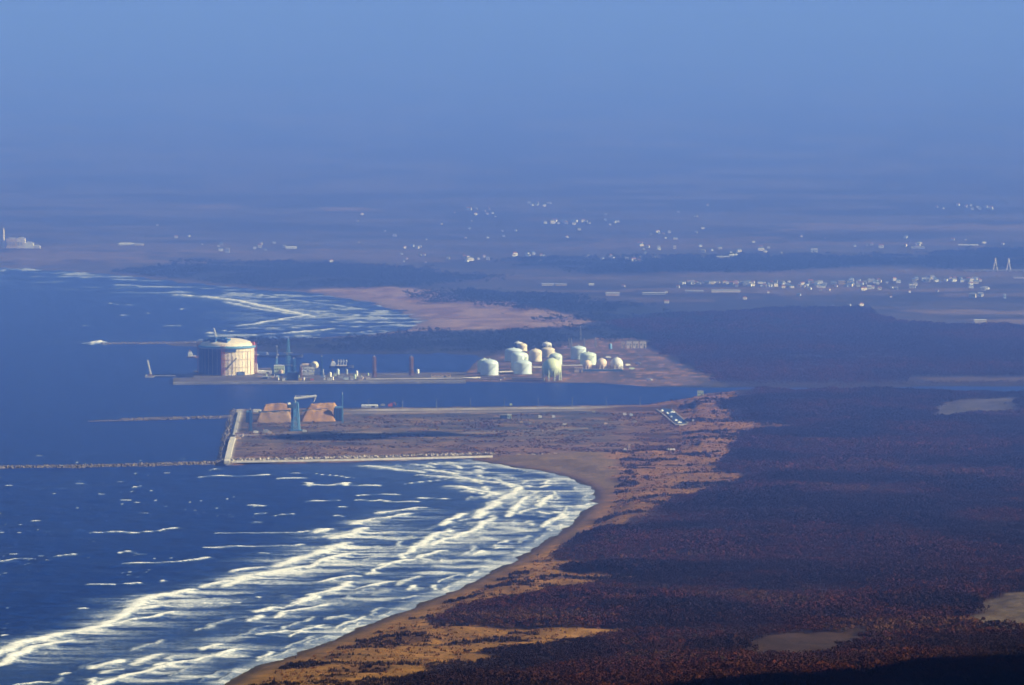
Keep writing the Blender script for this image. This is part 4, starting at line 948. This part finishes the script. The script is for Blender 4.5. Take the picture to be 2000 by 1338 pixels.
# ------------------------------------------------------------------ ships and barge
def ship(px0, px1, py, label, hull, hh=4.5, house=True, cranes=4, z=0, ht=12):
    k = mpp(py, 0); L = (px1 - px0) * k; q = at((px0 + px1) / 2, py, 0); t = thing('cargo_ship', label, 'ship', (q.x, q.y + 4, 0)); w = 9.0
    xs = [-L / 2, -L / 2 + 2, L / 2 - 9, L / 2 - 3, L / 2]; ws = [w * .35, w / 2, w / 2, w * .28, .1]; vs = []; b = MB()
    for x, y in zip(xs, ws):
        for s in (-1, 1):
            vs.append((x, s * y * .8, -1)); vs.append((x, s * y, hh + (1.4 if x > L / 2 - 5 else 0)))
    fs = []
    for i in range(4):
        a = i * 4; fs += [(a, a + 4, a + 5, a + 1), (a + 2, a + 3, a + 7, a + 6), (a + 1, a + 5, a + 7, a + 3)]
    fs += [(0, 1, 3, 2), (16, 18, 19, 17)]; b.add(vs, fs); b.build('hull', hull, t)
    if house:
        b = MB(); b.box((-L / 2 + 6, 0, hh), (7, w * .8, 5)); b.box((-L / 2 + 6, 0, hh + 5), (5, w * .6, 2.5)); b.build('deckhouse', M_WHITE, t)
        b = MB(); b.bar((-L / 2 + 5, 0, hh + 7), (-L / 2 + 5, 0, hh + 11), .9, 8); b.build('funnel', M_RUST, t)
    me = None
    for i in range(cranes):
        x = -L / 2 + 12 + (L - 22) * (i + .5) / max(1, cranes)
        if me is None: b = MB(); b.bar((0, 0, hh), (0, 0, ht), .45, 6); b.bar((0, 0, ht), (2.6, 0, ht - 4), .25, 5); o = b.build('derrick', M_WHITE, t); me = o.data
        else: o = bpy.data.objects.new('derrick', me); COL.objects.link(o); o.parent = t
        o.location.x = x
    for i in range(max(1, cranes)):
        x = -L / 2 + 13 + (L - 22) * i / max(1, cranes); b = MB(); b.box((x, 0, hh), (4, w * .6, 1.6)); b.build('hatch', M_CREAM, t)
ship(643, 691, 719, 'small blue-hulled cargo ship with pale deck and derricks on the harbour water', M_DARK, 3.2, True, 4, ht=13)
ship(487, 592, 698, 'long dark cargo ship with brownish deck moored beyond the mast', M_DARK, 3.4, True, 2, ht=8)
ship(364, 392, 699, 'small workboat with reddish deck behind the big tank', M_RUST, 2.2, True, 0)
q = at(292, 737.5, 0); t = thing('crane_barge', 'small crane barge with raised pale boom off the quay end', 'barge', q)
b = MB(); b.box((0, 0, -1), (14, 8, 3.4)); b.build('hull', M_CONC, t)
b = MB(); b.box((1, 0, 2.4), (6, 5, 3)); b.build('cabin', M_RUST, t); b = MB(); b.box((-4, 0, 2.403), (4, 4, 2)); b.build('winch', M_WHITE, t)
b = MB(); lattice(b, (2, 0, 5), (-2.8, 0, 27), 2.0, 1.2, 9, .35); b.build('boom', M_WHITE, t); b = MB(); b.bar((4, 0, 5), (-2.8, 0, 26.5), .12, 4); b.build('cable', M_STEEL, t)
t = thing('jetty', 'low dark jetty on piles between the crane barge and the quay', 'jetty', at(322, 737, 0)); b = MB(); b.box((0, 0, 2.0), (34, 3, .8)); b.build('deck', M_CONC, t); me = None
for i in range(8):
    if me is None: b = MB(); b.bar((0, 0, -3), (0, 0, 2), .6, 6); o = b.build('pile', M_ROCK, t); me = o.data
    else: o = bpy.data.objects.new('pile', me); COL.objects.link(o); o.parent = t
    o.location.x = -15.5 + i * 4.4

# ------------------------------------------------------------------ wood-chip terminal on the reclaimed land
def chip_pile(px0, px1, ytop, ybase, depth, m, label, sx=.16, lean=0.0):
    k = mpp(ybase, GZ); w = (px1 - px0) * k; h = (ybase - ytop) * k; q = at((px0 + px1) / 2, ybase, GZ); nx, ny = 44, 16
    u, v = np.meshgrid(np.linspace(-1, 1, nx), np.linspace(-1, 1, ny)); X = u * w / 2; Y = v * depth / 2
    e = np.minimum(1, (1 - np.abs(u)) / sx / 1.0) ; f = np.minimum(1, (1 - np.abs(v)) / .5); e = e * (2 - e) * .4 + e * .6
    Z = h * np.minimum(e, f) * (1 - .05 * (1 + lean * u)) + (fbm(X + q.x, Y + q.y, 9, 4, 501) - .5) * 4.2 * np.minimum(e, f) - .6
    Z = (Z + .6) * (.72 + .5 * fbm(X + q.x, Y + q.y, 26, 3, 503)) - .6; o = grid_mesh('wood_chip_pile', X, Y, Z, mat=m, smooth=True); o.location = (q.x, q.y + depth / 2, GZ); tag(o, label, 'wood chip pile')
chip_pile(499, 571, 804.5, 825, 44, M_CHIPD, 'greyish brown wood chip pile in front at the left of the blue unloader', .28)
chip_pile(588, 656, 803, 823.5, 40, M_CHIP, 'orange wood chip pile in front at the right of the blue unloader', .3)
chip_pile(508, 573, 789, 812, 36, M_CHIP, 'higher wood chip pile behind at the left of the blue unloader', .3)
chip_pile(590, 668, 788.5, 814, 38, M_CHIP, 'higher orange wood chip pile behind with a long right slope', .42)
for px0, px1, y0, y1, lab in ((480, 493, 803, 826, 'dark blue hopper house at the left end of the chip yard'), (652, 669, 794, 823, 'dark blue hopper house at the right end of the chip piles')):
    k = mpp(y1, GZ); w = (px1 - px0) * k; h = (y1 - y0) * k; q = at((px0 + px1) / 2, y1, GZ); t = thing('hopper_house', lab, 'hopper house', (q.x, q.y + 5, GZ))
    b = MB(); b.box((0, 0, -1), (w, 10, h * .88 + 1)); b.build('wall', M_NAVY, t); b = MB(); b.box((0, 0, h * .88), (w * .8, 8, h * .12)); b.build('roof_house', M_LBLUE, t)
    for i in range(3): b = MB(); b.box((-w / 3 + i * w / 3, -5.1, h * .12), (w * .12, .3, h * .65)); b.build('rib', M_BLUE, t)
# conveyor galleries in front of the rear piles
def gallery(p0, p1, y_h, label, m=M_NAVY, r=1.6, z=GZ):
    a, c = at(*p0, z), at(*p1, z); kk = mpp(p0[1], z); t = thing('conveyor', label, 'conveyor', (a.x, a.y, z)); d = c - a
    b = MB(); b.bar((0, 0, y_h[0] * kk), (d.x, d.y, y_h[1] * kk), r, 4); b.build('gallery', m, t)
    n = max(2, int(d.length / 12))
    for i in range(n):
        f = (i + .5) / n; b = MB(); hz = (y_h[0] + (y_h[1] - y_h[0]) * f) * kk - r
        b.bar((d.x * f, d.y * f - 1, -1), (d.x * f, d.y * f, hz), .35, 4); b.bar((d.x * f, d.y * f + 1, -1), (d.x * f, d.y * f, hz), .35, 4); b.build('trestle', m, t)
gallery((505, 822), (567, 821), (17, 19), 'dark conveyor gallery across the left wood chip piles')
gallery((590, 820), (640, 819), (18, 20), 'dark conveyor gallery across the right wood chip piles')
gallery((636, 819), (660, 821), (20, 8), 'dark conveyor gallery sloping down to the right hopper house')
# blue unloader
q = at(577, 841, GZ); k = mpp(841, GZ); H = 60 * k; t = thing('ship_unloader', 'tall blue unloader tower with a white top boom between the wood chip piles', 'crane', (q.x, q.y, GZ), .25)
for x, y in ((-5, -5), (5, -5), (5, 5), (-5, 5)):
    b = MB(); b.bar((x, y, -1), (x * .55, y * .6, H * .93), .95, 6); b.build('leg', M_LBLUE if x > 0 else M_BLUE, t)
b = MB()
for i in range(6):
    z0, z1 = H * .93 * i / 6, H * .93 * (i + 1) / 6; f0, f1 = 1 - .43 * i / 6, 1 - .43 * (i + 1) / 6
    for s in (-1, 1):
        b.bar((-5 * f0, s * 5 * f0, z0), (5 * f1, s * 5 * f1, z1), .45, 4); b.bar((-5 * f1, s * 5 * f1, z1), (5 * f1, s * 5 * f1, z1), .45, 4); b.bar((s * 5 * f0, -5 * f0, z0), (s * 5 * f1, 5 * f1, z1), .45, 4)
b.build('bracing', M_LBLUE, t)
b = MB(); b.box((-2, 0, H * .45), (7, 7, H * .42)); b.build('elevator_shaft', M_BLUE, t)
b = MB(); b.box((-5, 0, H * .74), (11, 8, 5)); b.build('machine_house', M_NAVY, t)
b = MB(); b.box((-9, -1, H * .86), (4, 4, 2.4)); b.build('cab', M_WHITE, t)
b = MB(); lattice(b, (-2, 0, H + 1.5), (28, -3, H + 5), 2.4, 1.8, 12, .45); b.build('boom', M_WHITE, t)
b = MB(); b.bar((0, 0, H * .9), (0, 0, H + 6), .5, 6); b.bar((0, 0, H + 6), (26, -3, H + 5.5), .2, 4); b.build('mast', M_WHITE, t)
b = MB(); b.bar((27.5, -3, H + 4), (25, -3, H - 3), .5, 5); b.build('chute', M_CREAM, t)
b = MB(); b.box((0, 0, -.5), (17, 14, 2)); b.build('base', M_BLUE, t)
tower(489, 800, 842, 3.2, 1.6, M_BLUE, 'slim blue lattice mast at the left of the chip yard', r=.45)
tower(669, 770, 826, 1.6, .8, M_LBLUE, 'thin pale mast beside the right hopper house', r=.25, name='mast', cat='mast')
# yard clutter
def vehicle(px, py, L, w, h, m, label, name='truck', cat='truck', rz=0):
    q = at(px, py, GZ); t = thing(name, label, cat, (q.x, q.y, GZ), rz); b = MB(); b.box((-L * .12, 0, .7), (L * .72, w, h)); b.build('body', m, t)
    b = MB(); b.box((L * .36, 0, .7), (L * .2, w * .95, h * .85), 0, 0, .9); b.build('cab', m, t); me = None
    for x in (-L * .35, L * .3):
        for y in (-w / 2, w / 2):
            b = MB(); b.bar((x, y - .2, .5), (x, y + .2, .5), .55, 8); b.build('wheel', M_DARK, t)
for a in [(503, 806, 12, 4, 4, M_WHITE, 'white truck with long body at the left of the chip yard'), (500, 847, 7, 3, 3, M_WHITE, 'pale blue-white truck in front of the slim blue mast'), (520, 846, 9, 3, 4, M_GREY, 'grey truck between the slim mast and the unloader'),
          (527, 848, 6, 3, 3, M_TAN, 'tan loader beside the grey truck'), (595, 845, 6, 2.6, 3, M_WHITE, 'white truck right of the unloader base'), (1055, 817, 5, 3, 3.4, M_WHITE, 'white truck alone in the middle of the reclaimed land'), (1081, 816.5, 4.5, 3, 3, M_WHITE, 'second white truck right of the lone one'),
          (1220, 812, 5, 3, 3, M_WHITE, 'white truck near the inlet on the reclaimed land'), (1233, 813, 5, 3, 3, M_BLUEW, 'blue-white truck beside the white truck near the inlet'), (1183, 830, 5, 3, 2.4, M_PINK, 'pinkish truck below the pair near the inlet'), (1103, 831, 6, 3, 2, M_WHITE, 'low white trailer in the lower middle of the yard'),
          (1035, 829, 4, 3, 2.2, M_GREY, 'grey truck left of the low trailer'), (1018, 827, 4, 3, 2.2, M_TAN, 'tan truck at the left end of the parked row'), (1160, 807, 4, 3, 2.2, M_GREY, 'grey truck near the far road'), (1354, 826, 3, 2.5, 4, M_WHITE, 'white van right of the inlet'),
          (1221, 881, 4, 2.5, 3, M_WHITE, 'white van at the end of the concrete block row'), (998, 793, 4, 2.5, 3, M_LGREEN, 'green truck on the far road'), (1240, 826, 7, 3, 2, M_GREY, 'grey trailer right of the pinkish truck')]:
    vehicle(*a)
building('shed', 'long low white shed on the far edge of the reclaimed land', 'shed', 706, 738, 790.5, 794.5, 8, M_WHITE, M_WHITE, gable=.4)
building('office', 'small pale yellow office beside a dark shed in the middle of the reclaimed land', 'office', 991, 999, 810, 818, 6, M_LGREEN, M_WHITE, windows=2)
building('shed', 'dark low shed left of the small pale yellow office', 'shed', 977, 990, 811, 818, 6, M_NAVY, M_GREY)
building('shed', 'long white shed at the right end of the block row', 'shed', 1304, 1318, 876.5, 880.5, 5, M_WHITE, M_WHITE, gable=.4)
building('shed', 'tiny tan shed above the block row near the dunes', 'shed', 1227, 1231, 870, 878, 4, M_TAN, M_TAN)
building('site_shed', 'cluster-like red and white site shed at the left edge below the hopper', 'shed', 459, 475, 847, 853, 8, M_PINK, M_RUST, windows=3)
building('site_shed', 'second smaller site shed in front of the red and white one', 'shed', 461, 469, 854, 858, 6, M_TAN, M_RUST)
building('pilot_station', 'whitish lookout station on the dunes at the channel mouth', 'station', 1362, 1374, 764, 773, 7, M_LGREEN, M_GREY, windows=3)
for a in ((860, 809), (866, 816)): pass
q = at(762, 795, GZ); t = thing('excavator', 'red-orange excavator on the far edge of the reclaimed land', 'excavator', (q.x, q.y, GZ))
b = MB(); b.box((0, 0, 1.2), (6, 4, 3.2)); b.build('body', M_ORANGE, t); b = MB(); b.box((1.5, -.8, 4.4), (2.2, 2, 1.8)); b.build('cab', M_RED, t)
b = MB(); b.bar((2, 0, 3), (6, 0, 7), .5, 5); b.bar((6, 0, 7), (8, 0, 2.5), .4, 5); b.build('arm', M_ORANGE, t)
for y in (-1.6, 1.6): b = MB(); b.box((0, y, 0), (6, .9, 1.2)); b.build('track', M_DARK, t)
vehicle(774, 793, 5.5, 3, 4.5, M_BLUE, 'blue truck right of the red-orange excavator'); vehicle(748, 794, 7, 3, 3, M_GREY, 'grey truck between the white shed and the excavator')
for path, lab in (([(905, 737), (945, 735.5), (985, 736.5)], 'pale kerb wall in front of the leftmost storage tank'), ([(1040, 716), (1068, 715.5)], 'low pale bund wall below the lone cream tank'), ([(1096, 712.5), (1140, 712)], 'low tan bund wall left of the right-hand tank pair'),
                  ([(975, 725), (1001, 724)], 'low bund wall left of the left cluster'), ([(1000, 738), (1058, 738)], 'low kerb wall in front of the left cluster')):
    wall_along('bund_wall', lab, path, 1.0, GZ - .3, GZ + 1.6, M_PALE, 'bund wall')
for i, px in enumerate(np.linspace(720, 1250, 9)):
    py = 797.5 - (px - 720) * .008; o_ = at(px, py, GZ)
    if i == 0: b = MB(); b.bar((0, 0, -.5), (0, 0, 13), .28, 6, 0, .18); b.bar((0, 0, 13), (2.4, 0, 13.4), .16, 4); b.box((2.6, 0, 13.2), (1.2, .5, .3)); lp = b.build('lamp_post', M_STEEL); o = lp
    else: o = lp.copy(); COL.objects.link(o)
    o.location = o_; tag(o, ['lamp post nearest the long white shed on the far road', 'second lamp post along the far road', 'third lamp post along the far road', 'fourth lamp post along the far road', 'middle lamp post of the far road', 'lamp post right of the green truck on the far road', 'seventh lamp post along the far road', 'last but one lamp post of the far road', 'lamp post nearest the diagonal inlet'][i], 'lamp post', 'lamp posts along the far road')
for i in range(26):                       # pipework, drums and cabins crowding the plant by the quay
    px = rng.uniform(500, 722); py = rng.uniform(733.5, 743); k_ = i % 3; q = at(px, py, GZ)
    b = MB()
    if k_ == 0: b.bar((-rng.uniform(3, 7), 0, 1.2), (rng.uniform(3, 7), 0, 1.2), .35, 5); b.bar((-2, .9, 1.9), (6, .9, 1.9), .3, 5); b.bar((3, 0, -.3), (3, 0, 2.4), .25, 4); nm, lb = 'pipe_run', 'short pipe run'
    elif k_ == 1: b.lathe((0, 0, -.3), [(1.2, 0), (1.2, rng.uniform(2, 5)), (.2, 5.2)], 10); nm, lb = 'drum', 'small round drum'
    else: b.box((0, 0, -.3), (rng.uniform(2, 5), 2.5, rng.uniform(2, 4))); b.box((0, 0, 2.9 if False else 3.702), (1, 1, .5)); nm, lb = 'cabinet', 'little box cabinet'
    mm = [M_WHITE, M_STEEL, M_LGREEN, M_TAN, M_LBLUE][rng.randint(5)]; o = b.build(nm, mm); o.location = (q.x, q.y, GZ)
    tag(o, f'{lb} in {mm.name.split("_")[0]} among the crowded plant along the quay', nm.replace('_', ' '), 'small equipment of the quay plant')
# inlet with pale quay rim
b = MB(); A = [(1292, 797), (1312, 799), (1342, 826), (1322, 829)]; pts = [at(x, y, GZ + .9) for x, y in A]
b.add([(p.x, p.y, GZ + .9) for p in pts] + [(p.x, p.y, GZ - 1) for p in pts], [(3, 2, 1, 0), (0, 1, 5, 4), (1, 2, 6, 5), (2, 3, 7, 6), (3, 0, 4, 7)])
M_INLET = mat('inlet_water', (.010, .045, .15), .5, .2, 8); tag(b.build('water', M_INLET), kind='structure')
wall_along('quay_rim', 'pale concrete rim along the near side of the diagonal inlet', [(1283, 799), (1300, 812), (1321, 830), (1342, 827.5)], 1.3, GZ - .5, GZ + 1.3, M_CONC, 'quay rim')
wall_along('quay_rim', 'grey concrete rim along the far side of the diagonal inlet', [(1312, 799), (1344, 826)], 1.2, GZ - .5, GZ + 1.4, M_CONC, 'quay rim')
for i, (px, py) in enumerate(((1293, 803), (1303, 808), (1311, 815), (1320, 822), (1327, 826), (1313, 806))):
    t = thing('small_boat', ['small white boat at the far end of the diagonal inlet', 'small white boat second along the diagonal inlet', 'small white boat in the middle of the diagonal inlet', 'small boat fourth along the diagonal inlet', 'small boat at the near corner of the diagonal inlet', 'small boat across the water on the grey rim side'][i], 'boat', at(px, py, GZ + .8), rng.uniform(0, 3))
    b = MB(); b.add([(-3, -1, 0), (-3, 1, 0), (1.5, 1.1, 0), (1.5, -1.1, 0), (3.6, 0, .2), (-3, -1.2, 1.2), (-3, 1.2, 1.2), (1.5, 1.4, 1.3), (1.5, -1.4, 1.3), (4, 0, 1.6)], [(0, 1, 2, 3), (3, 2, 4), (5, 8, 7, 6), (8, 9, 7), (0, 5, 6, 1), (1, 6, 7, 2), (2, 7, 9, 4), (4, 9, 8, 3), (3, 8, 5, 0)]); b.build('hull', M_WHITE, t)
    b = MB(); b.box((-.6, 0, 1.2), (2, 1.6, 1.3)); b.build('cabin', M_BLUEW, t)

# ------------------------------------------------------------------ far plain: power station, bridge, warehouses, towns
ZF = 6.0
def gz(px, py):
    z = 3.0
    for _ in range(3):
        q = at(px, py, z); z = float(ground_height(np.array([q.x]), np.array([q.y]))[0])
    return max(z, 1.5)
z = gz(30, 484); k = mpp(484, z); q = at(7, 485, z); t = thing('power_station', 'pale power station with a tall thin chimney at the far left coast', 'power station', (q.x, q.y, z - .5))
b = MB(); b.lathe((0, 0, 0), [(2.9, 0), (1.9, 40 * k)], 16); b.build('chimney', M_CREAM, t, True)
for x0, x1, h, m in ((13, 33, 19, M_TAN), (33.3, 49, 20, M_CREAM), (49.3, 65, 11, M_WHITE), (65.3, 78, 5, M_PALE)):
    b = MB(); b.box((((x0 + x1) / 2 - 7) * k, 6, 0), ((x1 - x0) * k, 22, h * k)); o = b.build('boiler_house' if h > 15 else 'annex', m, t)
    b = MB(); b.box((((x0 + x1) / 2 - 7) * k, 6, h * k + .003), ((x1 - x0) * k * .6, 12, 2.5)); b.build('roof_house', M_GREY, t)
for x in (16, 22, 28, 37, 43): b = MB(); b.box(((x - 7) * k, -5.2, 8), (2.5, .5, 7)); b.build('louvre_panel', M_GREY, t)
for a in [('long_shed', 'long white shed on the far left plain beyond the spit', 232, 260, 474.5, 479, M_WHITE), ('long_shed', 'shorter pale shed right of the long white one on the far plain', 262, 280, 475.5, 479.2, M_CREAM),
          ('long_shed', 'pale shed alone above the dark headland', 558, 579, 481.5, 486, M_WHITE), ('far_gatehouse', 'small grey gate-like building on the far plain', 440, 448, 485, 494, M_GREY),
          ('long_shed', 'pale shed at the left end of the pair beyond the sand spit', 1058, 1082, 553.5, 558, M_CREAM), ('long_shed', 'pale shed at the right end of the pair beyond the sand spit', 1085, 1107, 554, 558, M_TAN),
          ('long_shed', 'lone pale shed right of the pair beyond the sand spit', 1150, 1160, 554, 557.5, M_WHITE), ('long_shed', 'long pale shed in front of the town, left part', 1390, 1446, 566, 571, M_CREAM), ('long_shed', 'low grey shed left of the long pale one before the town', 1338, 1374, 567, 570.5, M_GREY),
          ('apartment_house', 'bright white block standing above the far fields', 1584, 1597, 486, 494, M_WHITE), ('apartment_house', 'bright cream block at the left part of the town', 1638, 1651, 549, 555.5, M_YEL), ('school', 'white school-like block in the middle of the town', 1694, 1702, 558, 565, M_WHITE),
          ('long_shed', 'low pale shed in the far fields left of the dark wood strip', 1400, 1425, 500, 507, M_TAN), ('long_shed', 'low white shed right of the pale one in the far fields', 1425, 1441, 497, 503, M_WHITE), ('apartment_house', 'small pale block on the far plain near the centre right', 1315, 1321, 480, 486, M_CREAM),
          ('long_shed', 'long low grey shed on the upper right plain', 1780, 1806, 482, 486, M_GREY), ('long_shed', 'long low white shed on the upper right plain', 1872, 1911, 477.5, 480, M_WHITE), ('long_shed', 'low pale shed at the right end beside the bridge', 1980, 2010, 541, 544, M_PINK),
          ('apartment_house', 'pale tower block in front of the bridge', 1961, 1965, 575, 583, M_BLUEW), ('long_shed', 'pale low greenhouse rows right of the sand spit', 1255, 1300, 571, 576, M_GREY), ('long_shed', 'small orange-walled shed before the town on the left', 1183, 1210, 571, 578, M_TAN)]:
    nm, lab, x0, x1, y0, y1, m = a; z = gz((x0 + x1) / 2, y1)
    building(nm, lab, nm.replace('_', ' '), x0, x1, y0, y1, 14, m, M_GREY if m is not M_WHITE else M_WHITE, z=z, gable=.3 if 'shed' in nm else 0, door=False, windows=4 if 'shed' not in nm else 0)
# white warehouse with four wall panels
z = gz(1915, 636); k = mpp(636, z); q = at(1915, 636, z); t = thing('warehouse', 'bright white warehouse with four wall panels alone at the edge of the woods', 'warehouse', (q.x, q.y + 8, z - .5))
b = MB(); b.box((0, 0, 0), (24 * k, 14, 11 * k)); b.build('wall', M_CREAM, t); b = MB(); b.box((0, 0, 11 * k + .003), (24.6 * k, 15, .8)); b.build('roof', M_WHITE, t)
for i in range(4): b = MB(); b.box(((-9 + 6 * i) * k, -7.2, .8), (5.1 * k, .5, 9 * k)); b.build('wall_panel', M_CREAM, t)
b = MB(); b.box((10.6 * k, -7.2, .5), (2 * k, .5, 5 * k)); b.build('door', M_GREY, t)
# cable-stayed bridge
z = gz(1957, 531); k = mpp(531, z); q = at(1957, 531, z); t = thing('cable_stayed_bridge', 'cable-stayed bridge with two pale A-shaped pylons on the right', 'bridge', (q.x, q.y, z))
for i, x in enumerate((-13, 13)):
    b = MB(); h = 26 * k
    b.bar((x * k - 5.2 * k, 0, -2), (x * k - .4, 0, h * .82), .95, 5); b.bar((x * k + 5.2 * k, 0, -2), (x * k + .4, 0, h * .82), .95, 5); b.bar((x * k, 0, h * .78), (x * k, 0, h + 1), 1.5, 6); b.build('pylon', M_CREAM, t)
    b = MB()
    for j in range(1, 7):
        for s in (-1, 1): b.bar((x * k, 0, h * (.95 - .03 * j)), (x * k + s * 1.2, -s * j * 14, 5), .09, 3)
    b.build('stay_cable', M_STEEL, t)
b = MB(); b.box((0, 0, 3), (160, 5, 1.5)); b.build('deck', M_GREY, t)
for i in range(-5, 6): b = MB(); b.box((i * 15, 0, -2), (1.5, 4, 5)); b.build('pier', M_GREY, t)
# houses: shared meshes, one object each
def house_mesh(w, d, h, wall, roof, hip=.0):
    b = MB(); b.box((0, 0, -1.5), (w, d, h + 1.5)); r = h * .42
    b.add([(-w / 2 - .5, -d / 2 - .5, h), (w / 2 + .5, -d / 2 - .5, h), (w / 2 + .5, d / 2 + .5, h), (-w / 2 - .5, d / 2 + .5, h), (-w / 2 + w * hip, 0, h + r), (w / 2 - w * hip, 0, h + r)], [(0, 1, 5, 4), (2, 3, 4, 5), (0, 4, 3), (1, 2, 5), (3, 2, 1, 0)], 1)
    b.box((w * .1, -d / 2 - .06, h * .3), (w * .5, .1, h * .35), 0, 2); b.box((-w * .36, -d / 2 - .06, 0), (w * .12, .1, h * .6), 0, 2)
    o = b.build('house', [wall, roof, M_GREY]); me = o.data; bpy.data.objects.remove(o); return me
HM = {}
M_RBLUE = mat('blue_roof', (.10, .16, .28), .6, .2, 4); M_RRUST = mat('rust_roof', (.26, .11, .08), .7, .2, 4); M_RGREY = mat('grey_roof', (.22, .23, .25), .7, .2, 4)
for c, wm in (('white', M_WHITE), ('cream', M_CREAM), ('grey', M_GREY)):
    for r, rm in (('blue', M_RBLUE), ('rust', M_RRUST), ('grey', M_RGREY)):
        HM[(c, r)] = house_mesh(rng.uniform(7, 10), 7, rng.uniform(4.5, 6.5), wm, rm, rng.choice([0, .22]))
keys = list(HM)
TOWNS = [(22, (1330, 1420, 552, 556), 'thin left end of the long town'), (26, (1420, 1500, 552, 561), 'long town above the long pale shed'), (38, (1500, 1636, 551, 563), 'long town left of the bright cream block'),
         (34, (1652, 1790, 548, 567), 'long town round the white school block'), (30, (1790, 1910, 545, 552), 'thin right end of the long town'),
         (8, (1880, 1945, 548, 556), 'hamlet under the bridge pylons'), (4, (1895, 1930, 562, 568), 'hamlet below the bridge hamlet'), (4, (1895, 1925, 578, 581), 'hamlet closest to the white warehouse'),
         (10, (895, 960, 500, 512), 'left part of the village beyond the pine headland'), (13, (1000, 1065, 496, 511), 'village at the left tip of the long dark wood'), (11, (1110, 1260, 500, 511), 'houses along the top of the long dark wood'),
         (6, (915, 960, 402, 422), 'left end of the suburb fading into haze'), (7, (1020, 1080, 396, 404), 'topmost row of the suburb fading into haze'), (14, (1060, 1150, 432, 438), 'lower row of the suburb fading into haze'),
         (4, (1190, 1215, 434, 440), 'right end of the suburb fading into haze'), (5, (1270, 1310, 455, 466), 'houses below the right end of the hazy suburb'), (12, (1822, 1950, 402, 410), 'hazy village at the upper right'),
         (6, (1250, 1300, 478, 498), 'few houses left of the low far sheds'), (8, (1370, 1450, 480, 500), 'houses round the low far sheds'), (4, (1480, 1520, 484, 494), 'houses left of the bright white block'), (5, (1690, 1800, 478, 486), 'houses beside the long low grey shed'),
         (8, (420, 560, 478, 492), 'hamlet on the far left plain'), (4, (780, 830, 480, 486), 'hamlet above the pine headland'), (8, (640, 880, 492, 516), 'scattered farms above the pine headland')]
TOWNS += [(22, (880, 1400, 400, 470), 'scattered farms of the hazy upper plain'), (26, (1250, 1960, 462, 506), 'scattered farms above the long dark wood'), (12, (300, 900, 405, 480), 'scattered farms of the hazy left plain'), (16, (1100, 1960, 556, 600), 'scattered houses before the long town')]
for cnt, a, tn in TOWNS:
    for i in range(cnt):
        px, py = rng.uniform(a[0], a[1]), rng.uniform(a[2], a[3]); z = gz(px, py); q = at(px, py, z); ky = keys[rng.choice(len(keys), p=[.2, .13, .13, .13, .09, .08, .08, .06, .10])]
        o = bpy.data.objects.new('house', HM[ky]); COL.objects.link(o); o.location = (q.x, q.y, z); o.rotation_euler = (0, 0, rng.uniform(-.5, .5)); s_ = rng.uniform(.7, 1.3) * (.6 if 'scattered' in tn else .8); wd = rng.uniform(.8, 1.4); o.scale = (s_ * wd, s_, s_)
        big_ = 'tiny' if s_ < .85 else 'small' if s_ < 1.12 else 'larger'; shp = 'broad' if wd > 1.1 else 'narrow'
        tag(o, f'{big_} {shp} {ky[0]} house, {ky[1]} roof, {tn}', 'house', f'houses of the {tn}')
# single dark trees that stand out on the near dunes
def lone_tree(px, py, s, label, seed):
    q = at(px, py, 4); z = float(ground_height(np.array([q.x]), np.array([q.y]))[0]); q = at(px, py, z); t = thing('windblown_tree', label, 'tree', (q.x, q.y, z - .3))
    b = MB(); b.bar((0, 0, 0), (.3 * s, 0, 4 * s), .28 * s, 6, 0, .12 * s); b.bar((.1 * s, 0, 2 * s), (1.3 * s, .2, 3.6 * s), .12 * s, 5, 0, .05); b.bar((.1 * s, 0, 1.8 * s), (-1.1 * s, .2, 3.2 * s), .12 * s, 5, 0, .05); b.build('trunk', M_ROCK, t)
    vs, fs = tree_variant(seed, 5.0 * s, 1.7 * s, 30); me = MB(); me.add(vs, fs); me.build('crown', mat('dark_foliage', (.022, .016, .010), .9, .4, 2), t)
for i, (px, py, s, lab) in enumerate([(825, 1213, 1.25, 'tall thin dark tree standing alone on the orange dunes'), (1117, 1060, 1.0, 'left one of two dark trees on the dune edge above the beach'), (1134, 1058, 1.1, 'right one of two dark trees on the dune edge above the beach'),
                                      (577, 1287, .6, 'low dark bush on the sand at the lower beach'), (1050, 1088, .9, 'dark bush at the beach edge where the sand narrows'), (718, 1328, 1.0, 'dark bush at the very bottom of the dunes')]):
    lone_tree(px, py, s, lab, 900 + i)
#OBJ_END


# ------------------------------------------------------------------ haze: one closed box round the camera and everything in view
def haze():
    m = bpy.data.materials.new('haze'); m.use_nodes = True; n = m.node_tree; n.nodes.clear()
    out = n.nodes.new('ShaderNodeOutputMaterial'); v = n.nodes.new('ShaderNodeVolumePrincipled')
    v.inputs['Color'].default_value = HAZE_COLOR + (1,); v.inputs['Absorption Color'].default_value = HAZE_ABSORB + (1,)
    v.inputs['Density'].default_value = HAZE_DENSITY; v.inputs['Anisotropy'].default_value = 0.0
    n.links.new(v.outputs[0], out.inputs['Volume'])
    b = MB(); b.box((0, 150000, -6), (900000, 420000, 650))
    o = b.build('haze', m); tag(o, 'blue sea haze filling the air over bay and plain', 'haze', kind='stuff')
haze()
